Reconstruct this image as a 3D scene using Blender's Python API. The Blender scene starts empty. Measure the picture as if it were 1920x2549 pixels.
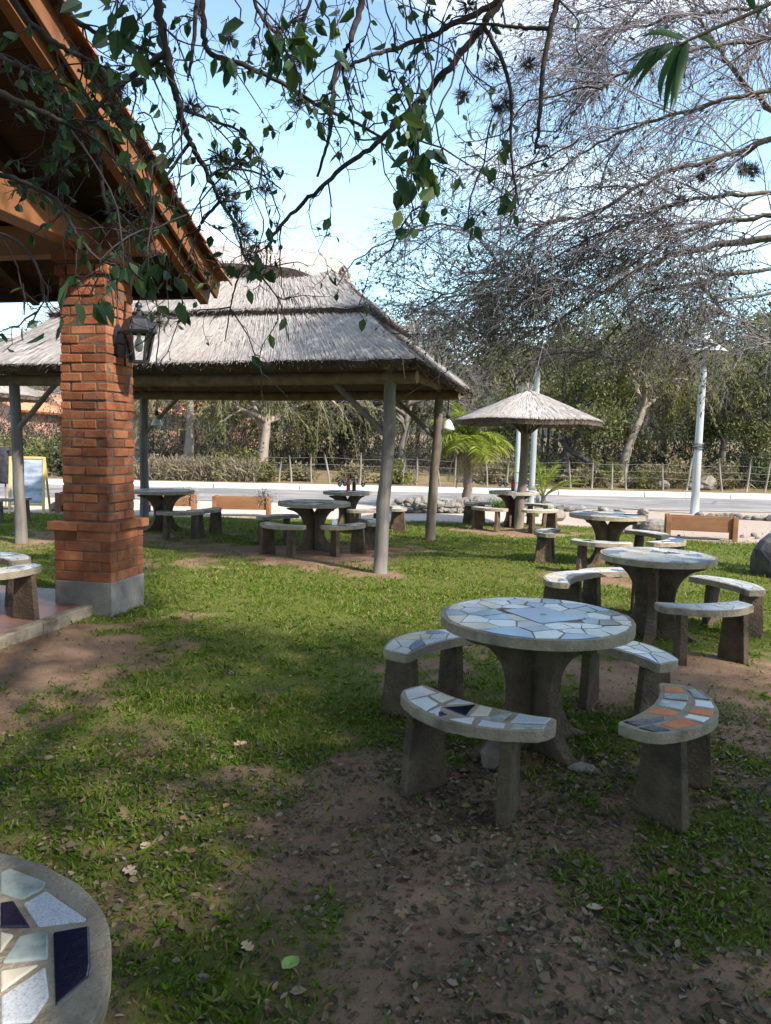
import bpy, math, random
import numpy as np
from mathutils import Vector, Matrix
rng = np.random.default_rng(11); random.seed(11)
S = bpy.context.scene; COL = S.collection
PI = math.pi
# ------------------------------------------------------------------ camera
FPX, CX, CY, CH = 1900., 960., 1274.5, 1.7
PITCH, ROLL = math.radians(5.2), math.radians(1.2)
_a = PI/2 - PITCH
Rc = np.array([[1,0,0],[0,math.cos(_a),-math.sin(_a)],[0,math.sin(_a),math.cos(_a)]]) @ \
     np.array([[math.cos(ROLL),-math.sin(ROLL),0],[math.sin(ROLL),math.cos(ROLL),0],[0,0,1]])
CAM = np.array([0,0,CH])
def ray(x, y): return Rc @ np.array([(x-CX)/FPX, -(y-CY)/FPX, -1.])
def gp(x, y, z=0.):
    d = ray(x, y); return CAM + d*((z-CH)/d[2])
def at(x, y, Y):
    d = ray(x, y); return CAM + d*(Y/d[1])
cd = bpy.data.cameras.new('camera'); cam = bpy.data.objects.new('camera', cd); COL.objects.link(cam)
M4 = Matrix([list(Rc[i])+[CAM[i]] for i in range(3)]+[[0,0,0,1]])
cam.matrix_world = M4
cd.sensor_fit = 'VERTICAL'; cd.sensor_height = 36.; cd.sensor_width = 36*1920/2549
cd.lens = FPX/2549*36; cd.clip_end = 2000; cd.clip_start = .05
S.camera = cam

# ------------------------------------------------------------------ materials
class NT:
    def __init__(s, name):
        s.m = bpy.data.materials.new(name); s.m.use_nodes = True
        s.t = s.m.node_tree; s.b = s.t.nodes['Principled BSDF']; s.out = s.t.nodes['Material Output']
    def n(s, ty, **kw):
        x = s.t.nodes.new('ShaderNode'+ty)
        for k, v in kw.items():
            if k in x.inputs: x.inputs[k].default_value = v
            else: setattr(x, k, v)
        return x
    def l(s, a, b): s.t.links.new(a, b)
    def coord(s, stretch=(1,1,1)):
        tc = s.n('TexCoord'); oi = s.n('ObjectInfo')
        ad = s.n('VectorMath', operation='MULTIPLY_ADD')
        cb = s.n('CombineXYZ')
        ml = s.n('Math', operation='MULTIPLY'); ml.inputs[1].default_value = 37.
        s.l(oi.outputs['Random'], ml.inputs[0])
        for i in range(3): s.l(ml.outputs[0], cb.inputs[i])
        s.l(tc.outputs['Object'], ad.inputs[0]); ad.inputs[1].default_value = stretch
        s.l(cb.outputs[0], ad.inputs[2]); return ad.outputs[0]
    def noise(s, vec, scale, detail=6, rough=.6, dist=0.):
        x = s.n('TexNoise'); x.inputs['Scale'].default_value = scale; x.inputs['Detail'].default_value = detail
        x.inputs['Roughness'].default_value = rough; x.inputs['Distortion'].default_value = dist
        s.l(vec, x.inputs['Vector']); return x.outputs['Fac']
    def ramp(s, fac, stops):
        r = s.n('ValToRGB'); e = r.color_ramp.elements
        while len(e) < len(stops): e.new(.5)
        for i, (p, c) in enumerate(stops):
            e[i].position = p; e[i].color = (*c, 1) if len(c) == 3 else c
        s.l(fac, r.inputs[0]); return r.outputs[0]
    def mix(s, fac, a, b, mode='MIX'):
        x = s.n('Mix', data_type='RGBA', blend_type=mode)
        for v, i in ((fac, 0), (a, 6), (b, 7)):
            if hasattr(v, 'is_linked'): s.l(v, x.inputs[i])
            else: x.inputs[i].default_value = v if i == 0 else (*v, 1)
        return x.outputs[2]
    def bump(s, h, strength=.3, dist=.02):
        x = s.n('Bump'); x.inputs['Strength'].default_value = strength; x.inputs['Distance'].default_value = dist
        s.l(h, x.inputs['Height']); s.l(x.outputs[0], s.b.inputs['Normal'])
def mk(name, stops, scale=6, rough=.85, bump=.3, bscale=60, stretch=(1,1,1), big=None, spec=.3, island=0., metal=0., dist=.01, detail=6):
    """noise-driven surface: stops colour ramp; big=(scale, colour, lo, hi) stains; island = per-piece value variation"""
    k = NT(name); v = k.coord(stretch)
    c = k.ramp(k.noise(v, scale, detail), stops)
    if big:
        f = k.ramp(k.noise(v, big[0], 5), [(big[2], (0,0,0)), (big[3], (1,1,1))]); c = k.mix(f, c, big[1])
    if island:
        g = k.n('NewGeometry'); h = k.n('HueSaturation')
        mr = k.n('MapRange'); mr.inputs['To Min'].default_value = 1-island; mr.inputs['To Max'].default_value = 1+island
        k.l(g.outputs['Random Per Island'], mr.inputs[0]); k.l(mr.outputs[0], h.inputs['Value']); k.l(c, h.inputs['Color']); c = h.outputs[0]
    k.l(c, k.b.inputs['Base Color']); k.b.inputs['Roughness'].default_value = rough
    k.b.inputs['Specular IOR Level'].default_value = spec; k.b.inputs['Metallic'].default_value = metal
    if bump: k.bump(k.noise(v, bscale, 4), bump, dist)
    return k.m
def leafmat(name, stops, trans=.35, rough=.55, tint=(1.2,1.25,.6)):
    """leaves: colour by leaf (random per island), part of the light passes through"""
    k = NT(name); g = k.n('NewGeometry')
    c = k.ramp(g.outputs['Random Per Island'], stops)
    k.l(c, k.b.inputs['Base Color']); k.b.inputs['Roughness'].default_value = rough; k.b.inputs['Specular IOR Level'].default_value = .25
    if trans:
        tr = k.n('BsdfTranslucent'); k.l(k.mix(1., c, tint, 'MULTIPLY'), tr.inputs[0])
        mx = k.n('MixShader'); mx.inputs[0].default_value = trans
        k.l(k.b.outputs[0], mx.inputs[1]); k.l(tr.outputs[0], mx.inputs[2]); k.l(mx.outputs[0], k.out.inputs[0])
    return k.m
def sp(a, b, c=None): return [(.3, a), (.7, b)] if c is None else [(.25, a), (.5, b), (.75, c)]

mat = {}
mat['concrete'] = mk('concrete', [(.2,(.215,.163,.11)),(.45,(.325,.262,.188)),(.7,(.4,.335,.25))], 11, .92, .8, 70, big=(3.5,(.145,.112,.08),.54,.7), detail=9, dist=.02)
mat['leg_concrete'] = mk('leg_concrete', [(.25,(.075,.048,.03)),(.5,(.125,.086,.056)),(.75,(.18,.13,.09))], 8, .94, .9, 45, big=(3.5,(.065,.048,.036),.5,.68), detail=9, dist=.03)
mat['plinth'] = mk('plinth_render', sp((.17,.155,.14),(.27,.25,.225)), 6, .92, .6, 50, big=(2.2,(.12,.105,.095),.5,.7))
mat['brick'] = mk('brick', [(.25,(.18,.055,.026)),(.5,(.28,.096,.043)),(.8,(.34,.155,.08))], 7, .92, .8, 45, island=.34, big=(5,(.13,.055,.038),.52,.72))
mat['mortar'] = mk('mortar', sp((.09,.065,.05),(.16,.12,.095)), 20, .95, .6, 60)
mat['wood_orange'] = mk('stained_timber', sp((.19,.078,.034),(.285,.128,.053)), 3, .5, .25, 30, stretch=(1,1,1), island=.12, big=(3,(.34,.11,.035),.5,.75))
mat['wood_dark'] = mk('dark_planks', sp((.03,.015,.01),(.065,.032,.02)), 4, .7, .3, 30, island=.25)
mat['roof_tile'] = mk('clay_tile', sp((.26,.085,.045),(.40,.15,.075)), 5, .85, .4, 30, island=.3, big=(6,(.12,.07,.05),.5,.7))
mat['post_wood'] = mk('weathered_post', sp((.10,.085,.075),(.215,.195,.18)), 9, .9, .6, 30, stretch=(1,1,.12), big=(3,(.09,.07,.055),.5,.7))
mat['pole_brown'] = mk('brown_log', sp((.105,.08,.062),(.205,.165,.13)), 9, .9, .6, 30, stretch=(1,1,.12))
mat['beam_brown'] = mk('rough_beam', sp((.13,.09,.06),(.25,.18,.12)), 6, .9, .5, 30, island=.2)
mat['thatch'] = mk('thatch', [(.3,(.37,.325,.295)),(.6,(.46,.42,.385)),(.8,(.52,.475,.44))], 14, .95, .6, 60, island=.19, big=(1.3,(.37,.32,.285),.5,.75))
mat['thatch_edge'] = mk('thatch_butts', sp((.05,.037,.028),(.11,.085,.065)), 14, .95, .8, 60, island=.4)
mat['planter'] = mk('planter_wood', sp((.2,.088,.04),(.32,.16,.078)), 5, .7, .3, 40, stretch=(.3,1,1), island=.15)
mat['soil'] = mk('soil', sp((.05,.035,.025),(.1,.075,.055)), 15, .98, .7, 50)
mat['rock'] = mk('pale_rock', sp((.13,.118,.105),(.28,.26,.235)), 4, .9, .7, 14, big=(2.5,(.13,.12,.1),.5,.68), dist=.03)
mat['rock_dark'] = mk('dark_rock', sp((.03,.028,.03),(.11,.1,.1)), 4, .55, .6, 12, dist=.03, spec=.5)
mat['rock_brown'] = mk('brown_rock', sp((.13,.105,.085),(.26,.22,.18)), 6, .9, .7, 14, dist=.02)
mat['white_pole'] = mk('whitewashed_pole', sp((.28,.3,.29),(.44,.46,.45)), 5, .8, .3, 30, stretch=(1,1,.15), big=(2,(.2,.22,.22),.5,.75))
mat['black_metal'] = mk('black_iron', sp((.012,.013,.017),(.03,.032,.04)), 9, .38, .2, 80, spec=.5)
mat['lamp_shade'] = mk('enamel_shade', sp((.5,.52,.5),(.62,.64,.62)), 5, .4, .1, 30, spec=.5)
mat['shade_in'] = mk('shade_green', sp((.33,.38,.3),(.42,.46,.38)), 5, .5, .1, 30)
mat['yellow_wood'] = mk('pine_frame', sp((.55,.37,.12),(.68,.48,.19)), 5, .6, .2, 40)
mat['fence_post'] = mk('fence_post', sp((.15,.13,.105),(.27,.24,.2)), 8, .9, .5, 40, stretch=(1,1,.2), island=.1)
mat['wire'] = mk('wire', sp((.22,.22,.22),(.3,.3,.3)), 5, .5, 0)
mat['wire_dark'] = mk('cable', sp((.02,.02,.02),(.04,.04,.04)), 5, .6, 0)
mat['kerb'] = mk('whitewashed_kerb', sp((.62,.60,.54),(.78,.76,.70)), 3, .85, .3, 30, big=(1.5,(.5,.47,.4),.55,.75))
mat['stucco_pink'] = mk('pink_stucco', sp((.52,.27,.2),(.62,.35,.27)), 3, .9, .3, 30)
mat['roof_orange'] = mk('orange_roof', sp((.5,.2,.1),(.62,.28,.15)), 3, .85, .4, 12)
mat['bark'] = mk('bark', sp((.10,.085,.072),(.2,.172,.15)), 8, .95, .7, 25, stretch=(1,1,.3), dist=.03)
mat['bark_pale'] = mk('pale_bark', sp((.22,.175,.14),(.36,.3,.25)), 7, .95, .7, 25, stretch=(1,1,.3), dist=.03)
mat['bark_dark'] = mk('dark_bark', sp((.035,.028,.03),(.085,.07,.068)), 12, .9, .5, 40)
mat['twig_grey'] = mk('grey_twig', sp((.14,.12,.132),(.28,.246,.26)), 3, .9, 0, island=.35)
mat['twig_tan'] = mk('tan_twig', sp((.2,.16,.11),(.34,.29,.21)), 3, .9, 0, island=.3)
mat['airplant'] = mk('airplant', sp((.07,.07,.075),(.16,.155,.16)), 8, .9, 0, island=.4)
mat['leaf_dark'] = leafmat('dark_leaf', [(0,(.028,.062,.036)),(.5,(.045,.095,.048)),(.85,(.07,.125,.05)),(1,(.12,.15,.05))], .3, .4)
mat['leaf_small'] = leafmat('small_leaf', [(0,(.03,.042,.022)),(.5,(.06,.075,.03)),(1,(.1,.115,.045))], .3)
mat['bamboo_leaf'] = leafmat('bamboo_leaf', [(0,(.025,.075,.03)),(1,(.055,.135,.045))], .3, .45)
for nm, a, b, c in (('olive',(.08,.088,.034),(.135,.14,.056),(.2,.19,.085)), ('green',(.04,.065,.02),(.085,.115,.03),(.14,.16,.045)),
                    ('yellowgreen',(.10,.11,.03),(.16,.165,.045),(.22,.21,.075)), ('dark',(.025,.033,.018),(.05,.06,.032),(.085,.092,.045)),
                    ('grey',(.10,.09,.07),(.16,.145,.11),(.2,.185,.145)), ('tan',(.15,.125,.07),(.215,.18,.105),(.26,.225,.14)),
                    ('rust',(.16,.09,.04),(.24,.14,.06),(.3,.19,.09)), ('silver',(.25,.26,.24),(.36,.37,.35),(.45,.46,.44)),
                    ('palm',(.12,.17,.02),(.2,.25,.035),(.3,.32,.06)), ('palm_dead',(.25,.18,.1),(.36,.28,.17),(.45,.36,.24)),
                    ('strap',(.05,.1,.025),(.1,.17,.045),(.16,.22,.07))):
    mat[nm] = leafmat(nm+'_foliage', [(0,a),(.5,b),(1,c)], .3)
mat['grass'] = leafmat('grass_blade', [(0,(.06,.115,.012)),(.45,(.12,.205,.016)),(.72,(.185,.255,.026)),(.84,(.24,.22,.075)),(1,(.29,.225,.12))], .4)
mat['litter'] = leafmat('dry_leaf', [(0,(.05,.036,.026)),(.25,(.10,.072,.048)),(.45,(.09,.095,.042)),(.62,(.16,.11,.065)),(.8,(.2,.16,.105)),(.93,(.3,.24,.165)),(1,(.26,.13,.06))], .1, .8)
mat['tan_leaf'] = mk('tan_leaf', sp((.36,.25,.17),(.5,.37,.26)), 20, .8, .3, 60)
mat['lime_leaf'] = mk('lime_leaf', sp((.2,.3,.06),(.3,.4,.1)), 20, .7, .3, 60)
def tile(name, stops, scale, rough, spec=.5):
    return mk(name, stops, scale, rough, .08, 40, spec=spec, island=.1)
mat['t_white'] = tile('white_tile', sp((.55,.55,.53),(.66,.66,.64)), 4, .16)
mat['t_granite'] = tile('speckled_tile', [(.36,(.33,.33,.34)),(.46,(.5,.51,.53)),(.6,(.57,.58,.6))], 240, .3)
mat['t_cream'] = tile('cream_tile', sp((.55,.47,.36),(.64,.55,.44)), 5, .22)
mat['t_blue'] = tile('pale_blue_tile', sp((.12,.2,.37),(.22,.32,.48)), 4, .14)
mat['t_bluegrey'] = tile('blue_grey_tile', sp((.17,.22,.31),(.24,.3,.39)), 4, .16)
mat['t_navy'] = tile('navy_tile', sp((.008,.01,.025),(.014,.018,.04)), 4, .12)
mat['t_marble'] = tile('green_marble_tile', [(.3,(.18,.2,.17)),(.5,(.34,.37,.33)),(.7,(.46,.49,.46))], 22, .3)
mat['t_orange'] = tile('terracotta_tile', sp((.5,.15,.05),(.62,.23,.09)), 8, .6, .2)
mat['ceramic'] = mk('white_ceramic', sp((.7,.7,.69),(.78,.78,.77)), 4, .2, 0, spec=.5)
mat['bottle_red'] = mk('red_label', sp((.45,.05,.04),(.55,.07,.05)), 6, .5, 0)
mat['bottle_dark'] = mk('dark_bottle', sp((.02,.012,.012),(.04,.022,.02)), 6, .1, 0, spec=.6)
mat['bottle_amber'] = mk('amber_bottle', sp((.28,.05,.025),(.38,.08,.04)), 6, .12, 0, spec=.6)
mat['jacket'] = mk('dark_cloth', sp((.02,.02,.026),(.06,.055,.065)), 12, .9, .4, 50)
mat['white_cloth'] = mk('white_cloth', sp((.6,.6,.6),(.75,.75,.75)), 8, .9, .2, 40)
k = NT('thin_glass'); tr = k.n('BsdfTransparent'); gl = k.n('BsdfGlossy'); gl.inputs['Roughness'].default_value = .03; lw = k.n('LayerWeight'); lw.inputs[0].default_value = .35
mx = k.n('MixShader'); k.l(lw.outputs['Fresnel'], mx.inputs[0]); k.l(tr.outputs[0], mx.inputs[1]); k.l(gl.outputs[0], mx.inputs[2]); k.l(mx.outputs[0], k.out.inputs[0]); mat['glass'] = k.m
k = NT('chalk_board'); v = k.coord((1,1,3.))
k.l(k.ramp(k.noise(v, 2.6, 4), [(.35,(.12,.15,.2)),(.5,(.27,.31,.4)),(.68,(.44,.48,.56))]), k.b.inputs['Base Color']); k.b.inputs['Roughness'].default_value = .5
mat['board'] = k.m

# ------------------------------------------------------------------ mesh builder
def wloc(o):
    p = np.zeros(3)
    while o: p = p + np.array(o.location); o = o.parent
    return p
class MB:
    def __init__(s): s.V = []; s.F = []; s.n = 0
    def add(s, V, F, mi=0, smooth=False):
        V = np.asarray(V, float).reshape(-1, 3); s.V.append(V)
        if isinstance(F, np.ndarray): s.F.append((F + s.n, mi, smooth))
        else:
            by = {}
            for f in F: by.setdefault(len(f), []).append(f)
            for q in by.values(): s.F.append((np.array(q, int) + s.n, mi, smooth))
        s.n += len(V); return s
    def box(s, c, size, rot=None, mi=0, jit=0.):
        h = np.array(size)/2
        V = np.array([[x,y,z] for x in (-1,1) for y in (-1,1) for z in (-1,1)])*h
        if jit: V = V + np.array([[random.uniform(-jit, jit) for _ in range(3)] for _ in range(8)])
        if rot is not None: V = V @ np.asarray(rot).T
        return s.add(V + np.array(c), [(0,1,3,2),(4,6,7,5),(0,4,5,1),(2,3,7,6),(0,2,6,4),(1,5,7,3)], mi)
    def beam(s, a, b, w, h, up=(0,0,1), mi=0):
        a = np.array(a, float); b = np.array(b, float); d = b-a; L = np.linalg.norm(d); d /= L
        sx = np.cross(d, up); sx /= np.linalg.norm(sx); uz = np.cross(sx, d)
        return s.box((a+b)/2, (L, w, h), np.stack([d, sx, uz], 1), mi)
    def tube(s, P, r, sides=8, mi=0, cap=True, smooth=True):
        P = np.asarray(P, float); r = np.broadcast_to(np.asarray(r, float), (len(P),))
        tubes(s, P[None], r[None], sides, mi, smooth)
        if cap:
            n = s.n - len(P)*sides
            s.F.append((np.array([list(range(n+sides-1, n-1, -1))]), mi, False))
            m = n + (len(P)-1)*sides; s.F.append((np.array([list(range(m, m+sides))]), mi, False))
        return s
    def prism(s, poly, z0, z1, T=None, mi=0, bottom=True):
        p = np.asarray(poly, float); n = len(p)
        V = np.concatenate([np.c_[p, np.full(n, z0)], np.c_[p, np.full(n, z1)]])
        if T is not None: V = T(V)
        F = [tuple(range(n, 2*n))] + [(i, (i+1) % n, n+(i+1) % n, n+i) for i in range(n)]
        if bottom: F.append(tuple(range(n-1, -1, -1)))
        return s.add(V, F, mi)
    def lathe(s, prof, seg=20, c=(0,0,0), mi=0, smooth=True, R=None):
        pr = np.array(prof, float); a = np.linspace(0, 2*PI, seg, endpoint=False)
        V = np.stack([pr[:,None,0]*np.cos(a), pr[:,None,0]*np.sin(a), np.broadcast_to(pr[:,None,1], (len(pr), seg))], -1).reshape(-1, 3)
        if R is not None: V = V @ np.asarray(R).T
        i = np.arange(len(pr)-1)[:,None]*seg; j = np.arange(seg)[None]; j2 = (j+1) % seg
        F = np.stack([i+j, i+j2, i+seg+j2, i+seg+j], -1).reshape(-1, 4)
        return s.add(V + np.array(c), F, mi, smooth)
    def build(s, name, mats, parent=None, bevel=0., smooth=None, w=True):
        me = bpy.data.meshes.new(name); V = np.concatenate(s.V) if s.V else np.zeros((0,3))
        if parent and w: V = V - wloc(parent)                    # points given in the world; w=False: in the parent's own axes
        me.vertices.add(len(V)); me.vertices.foreach_set('co', V.astype(np.float32).ravel())
        nl = sum(f.size for f, _, _ in s.F); npol = sum(len(f) for f, _, _ in s.F)
        me.loops.add(nl); me.polygons.add(npol)
        me.loops.foreach_set('vertex_index', np.concatenate([f.ravel() for f, _, _ in s.F]).astype(np.int32))
        tot = np.concatenate([np.full(len(f), f.shape[1]) for f, _, _ in s.F]).astype(np.int32)
        me.polygons.foreach_set('loop_start', np.concatenate([[0], np.cumsum(tot)[:-1]]).astype(np.int32))
        me.polygons.foreach_set('loop_total', tot)
        me.polygons.foreach_set('material_index', np.concatenate([np.full(len(f), m) for f, m, _ in s.F]).astype(np.int32))
        me.polygons.foreach_set('use_smooth', np.concatenate([np.full(len(f), sm if smooth is None else smooth) for f, _, sm in s.F]).astype(bool))
        for m in (mats if isinstance(mats, (list, tuple)) else [mats]): me.materials.append(mat[m])
        me.update(calc_edges=True); me.validate()
        o = bpy.data.objects.new(name, me); COL.objects.link(o)
        if parent: o.parent = parent
        if bevel:
            b = o.modifiers.new('bevel', 'BEVEL'); b.width = bevel; b.segments = 2; b.limit_method = 'ANGLE'; b.angle_limit = .6
        return o
def tubes(mb, P, R, sides=4, mi=0, smooth=True):
    """many tubes at once: P (N,K,3), R (N,K)"""
    N, K, _ = P.shape
    T = np.gradient(P, axis=1); T /= np.linalg.norm(T, axis=2, keepdims=True) + 1e-9
    up = np.where(np.abs(T[..., 2:3]) > .9, np.array([1.,0,0]), np.array([0,0,1.]))
    A = np.cross(T, up); A /= np.linalg.norm(A, axis=2, keepdims=True) + 1e-9; B = np.cross(T, A)
    a = np.linspace(0, 2*PI, sides, endpoint=False)
    V = P[:,:,None] + R[:,:,None,None]*(A[:,:,None]*np.cos(a)[:,None] + B[:,:,None]*np.sin(a)[:,None])
    n = np.arange(N)[:,None,None]*K*sides; k = np.arange(K-1)[None,:,None]*sides; j = np.arange(sides)[None,None]; j2 = (j+1) % sides
    F = np.stack([n+k+j, n+k+sides+j, n+k+sides+j2, n+k+j2], -1).reshape(-1, 4)
    mb.add(V.reshape(-1, 3), F, mi, smooth)
def unit(v): return v/(np.linalg.norm(v, axis=-1, keepdims=True)+1e-9)
def leaves(mb, P, D, L, W, Nn=None, fold=.25, mi=0, curl=0.):
    """leaf blades: base P, axis D, length L, width W; six vertices, two quads folded on the midrib"""
    n = len(P); D = unit(D); L = np.broadcast_to(L, (n,))[:,None]; W = np.broadcast_to(W, (n,))[:,None]
    if Nn is None: Nn = rng.normal(size=(n, 3))
    Sd = unit(np.cross(D, Nn)); Nn = np.cross(Sd, D)
    f = fold*W
    b = P; t = P + D*L - Nn*curl*L
    m1 = P + D*L*.32 + Nn*f; m2 = P + D*L*.68 + Nn*f*.8 - Nn*curl*L*.3
    V = np.stack([b, m1+Sd*W*.5, m2+Sd*W*.4, t, m2-Sd*W*.4, m1-Sd*W*.5], 1).reshape(-1, 3)
    o = np.arange(n)[:,None]*6
    mb.add(V, np.concatenate([o+np.array([0,1,2,3]), o+np.array([0,3,4,5])], 0), mi)
def strips(mb, P, W, Sd, mi=0):
    """ribbons: P (N,K,3) centre lines, W (N,K) widths, Sd (N,3) side vectors"""
    N, K, _ = P.shape; h = .5*W[...,None]*Sd[:,None]
    V = np.stack([P-h, P+h], 2).reshape(-1, 3)
    n = np.arange(N)[:,None]*K*2; kk = np.arange(K-1)[None]*2
    F = np.stack([n+kk, n+kk+1, n+kk+3, n+kk+2], -1).reshape(-1, 4); mb.add(V, F, mi)
def grow(P0, D0, L, K=6, droop=.0, wig=.15):
    """curves from P0 along D0: (N,K,3)"""
    n = len(P0); P = [np.array(P0, float)]; D = unit(np.array(D0, float)); st = (np.broadcast_to(L, (n,))/(K-1))[:,None]
    for _ in range(K-1):
        P.append(P[-1] + D*st)
        D = unit(D + rng.normal(size=(n, 3))*wig + np.array([0,0,-1.])*np.broadcast_to(droop, (n,))[:,None])
    return np.stack(P, 1)
def on_curves(P, n, lo=.2, hi=1.):
    """n random points per curve with the tangent there"""
    N, K, _ = P.shape; t = rng.uniform(lo, hi, (N, n))*(K-1.001); i = t.astype(int); f = (t-i)[...,None]
    r = np.arange(N)[:,None]; a = P[r, i]; b = P[r, np.minimum(i+1, K-1)]
    return (a+(b-a)*f).reshape(-1, 3), unit(b-a).reshape(-1, 3)
def fork(T, ang=.8, up=0.):
    """directions leaving tangents T at about ang"""
    r = rng.normal(size=T.shape); r = unit(r - T*np.sum(r*T, 1, keepdims=True))
    a = ang*rng.uniform(.6, 1.3, (len(T), 1)); D = T*np.cos(a) + r*np.sin(a); D[:, 2] += up; return unit(D)
def taper(N, K, r0, r1): return np.broadcast_to(np.asarray(r0).reshape(-1, 1), (N, 1))*(1-np.linspace(0, 1, K)[None]*(1-r1))
def resample(pts, n=14):
    """smooth curve through pts (Catmull-Rom)"""
    p = np.array(pts, float); p = np.vstack([2*p[0]-p[1], p, 2*p[-1]-p[-2]]); m = len(p)-3; out = []
    for u in np.linspace(0, m-1e-6, n):
        i = int(u); t = u-i; a, b, c, d = p[i:i+4]
        out.append(.5*((2*b)+(c-a)*t+(2*a-5*b+4*c-d)*t*t+(3*b-a-3*c+d)*t**3))
    return np.array(out)
# ------------------------------------------------------------------ objects
def tag(o, label=None, cat=None, group=None, kind=None):
    for k_, v_ in (('label', label), ('category', cat), ('group', group), ('kind', kind)):
        if v_: o[k_] = v_
    return o
def empty(name, loc, label, cat, group=None, rz=0.):
    o = bpy.data.objects.new(name, None); COL.objects.link(o); o.location = loc; o.rotation_euler.z = rz
    o.empty_display_size = .2
    return tag(o, label, cat, group)
def copy_tree(o, loc=None, rz=None, label=None, parent=None):
    c = o.copy(); COL.objects.link(c)
    if parent: c.parent = parent
    if loc is not None: c.location = loc
    if rz is not None: c.rotation_euler.z = rz
    if label: c['label'] = label
    for ch in list(o.children): copy_tree(ch, parent=c)
    return c
def rotz(a): return np.array([[math.cos(a),-math.sin(a),0],[math.sin(a),math.cos(a),0],[0,0,1.]])
# ------------------------------------------------------------------ light and sky
EL, AZ = math.radians(41), math.atan2(.74, -.6)
sun_v = Vector((math.sin(AZ)*math.cos(EL), math.cos(AZ)*math.cos(EL), math.sin(EL)))
sl = bpy.data.lights.new('sun', 'SUN'); sl.energy = 4.1; sl.angle = math.radians(1.2); sl.color = (1, .93, .82)
so = bpy.data.objects.new('sun', sl); COL.objects.link(so); so.rotation_euler = sun_v.to_track_quat('Z', 'Y').to_euler(); so.location = (16, -13, 20)
w = bpy.data.worlds.new('World'); S.world = w; w.use_nodes = True; wt = w.node_tree; bg = wt.nodes['Background']
sky = wt.nodes.new('ShaderNodeTexSky'); sky.sky_type = 'NISHITA'; sky.sun_disc = False
sky.sun_elevation = EL; sky.sun_rotation = AZ; sky.air_density = 1.; sky.dust_density = .6; sky.ozone_density = 1.2
wc = wt.nodes.new('ShaderNodeTexCoord'); wn = wt.nodes.new('ShaderNodeTexNoise'); wn.inputs['Scale'].default_value = 2.6; wn.inputs['Detail'].default_value = 7
wm = wt.nodes.new('ShaderNodeMapping'); wm.inputs['Scale'].default_value = (1, 1, 2.6); wm.inputs['Location'].default_value = (.3, .2, 0)
wt.links.new(wc.outputs['Generated'], wm.inputs[0]); wt.links.new(wm.outputs[0], wn.inputs['Vector'])
wr = wt.nodes.new('ShaderNodeValToRGB'); wr.color_ramp.elements[0].position = .5; wr.color_ramp.elements[1].position = .8
wt.links.new(wn.outputs['Fac'], wr.inputs[0])
wx = wt.nodes.new('ShaderNodeMix'); wx.data_type = 'RGBA'; wx.inputs[7].default_value = (7.6, 8.0, 8.6, 1)
wt.links.new(wr.outputs[0], wx.inputs[0]); 
hz = wt.nodes.new('ShaderNodeSeparateXYZ'); wt.links.new(wc.outputs['Generated'], hz.inputs[0])
hr = wt.nodes.new('ShaderNodeValToRGB'); hr.color_ramp.interpolation = 'EASE'; hr.color_ramp.elements[0].position = .0; hr.color_ramp.elements[0].color = (.95,.95,.95,1); hr.color_ramp.elements[1].position = .5; hr.color_ramp.elements[1].color = (.06,.06,.06,1)
wt.links.new(hz.outputs[2], hr.inputs[0])                         # milky air near the horizon
hm = wt.nodes.new('ShaderNodeMix'); hm.data_type = 'RGBA'; hm.inputs[7].default_value = (3.5, 5.9, 7.0, 1)
wt.links.new(hr.outputs[0], hm.inputs[0]); wt.links.new(sky.outputs[0], hm.inputs[6])
wt.links.new(hm.outputs[2], wx.inputs[6]); wt.links.new(wx.outputs[2], bg.inputs[0])
bg.inputs[1].default_value = .15
S.view_settings.view_transform = 'Standard'; S.view_settings.look = 'None'; S.view_settings.gamma = 1; S.view_settings.exposure = 1.15
cy = S.cycles; cy.max_bounces = 6; cy.diffuse_bounces = 3; cy.glossy_bounces = 2; cy.transmission_bounces = 5; cy.transparent_max_bounces = 6
cy.use_denoising = True; cy.sample_clamp_indirect = 6.; cy.caustics_reflective = False; cy.caustics_refractive = False

# ------------------------------------------------------------------ ground
_g = rng.random((256, 256))
def vn(x, y, sc):
    x = np.asarray(x)*sc; y = np.asarray(y)*sc; i = np.floor(x).astype(int); j = np.floor(y).astype(int); a = x-i; b = y-j
    a = a*a*(3-2*a); b = b*b*(3-2*b); g = lambda p, q: _g[p % 256, q % 256]
    return (g(i,j)*(1-a)+g(i+1,j)*a)*(1-b)+(g(i,j+1)*(1-a)+g(i+1,j+1)*a)*b
def fbm(x, y, sc): return .5*vn(x,y,sc)+.27*vn(x+9.1,y+3.7,sc*2.1)+.15*vn(x+2.3,y+7.9,sc*4.3)+.08*vn(x,y,sc*9)
def ss(a, b, x): t = np.clip((x-a)/(b-a), 0, 1); return t*t*(3-2*t)
KY, RY = 26.5, 20.9
DIRT = [(.75,3.5,1.15,.8,-.2),(.45,2.55,.5,.95,-.25),(1.0,2.0,.7,.5,.3),(-2.55,5.7,.8,1.2,.1),(-2.5,4.5,.5,.7,.3),(-1.7,11.2,2.2,1.05,0),(-4.2,12.6,1.9,1.2,0),
        (2.2,5.7,1.3,.6,.15),(2.65,9.9,.95,.5,0),(2.5,14.9,1.2,.7,0),(-.62,1.75,.2,.35,.5),(-.1,9.8,.4,.3,0),(2.9,4.3,.7,.5,0)]
def lawn_end(x): return 16.55 - 2.7*ss(3.6, 6.2, np.asarray(x, float))
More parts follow.
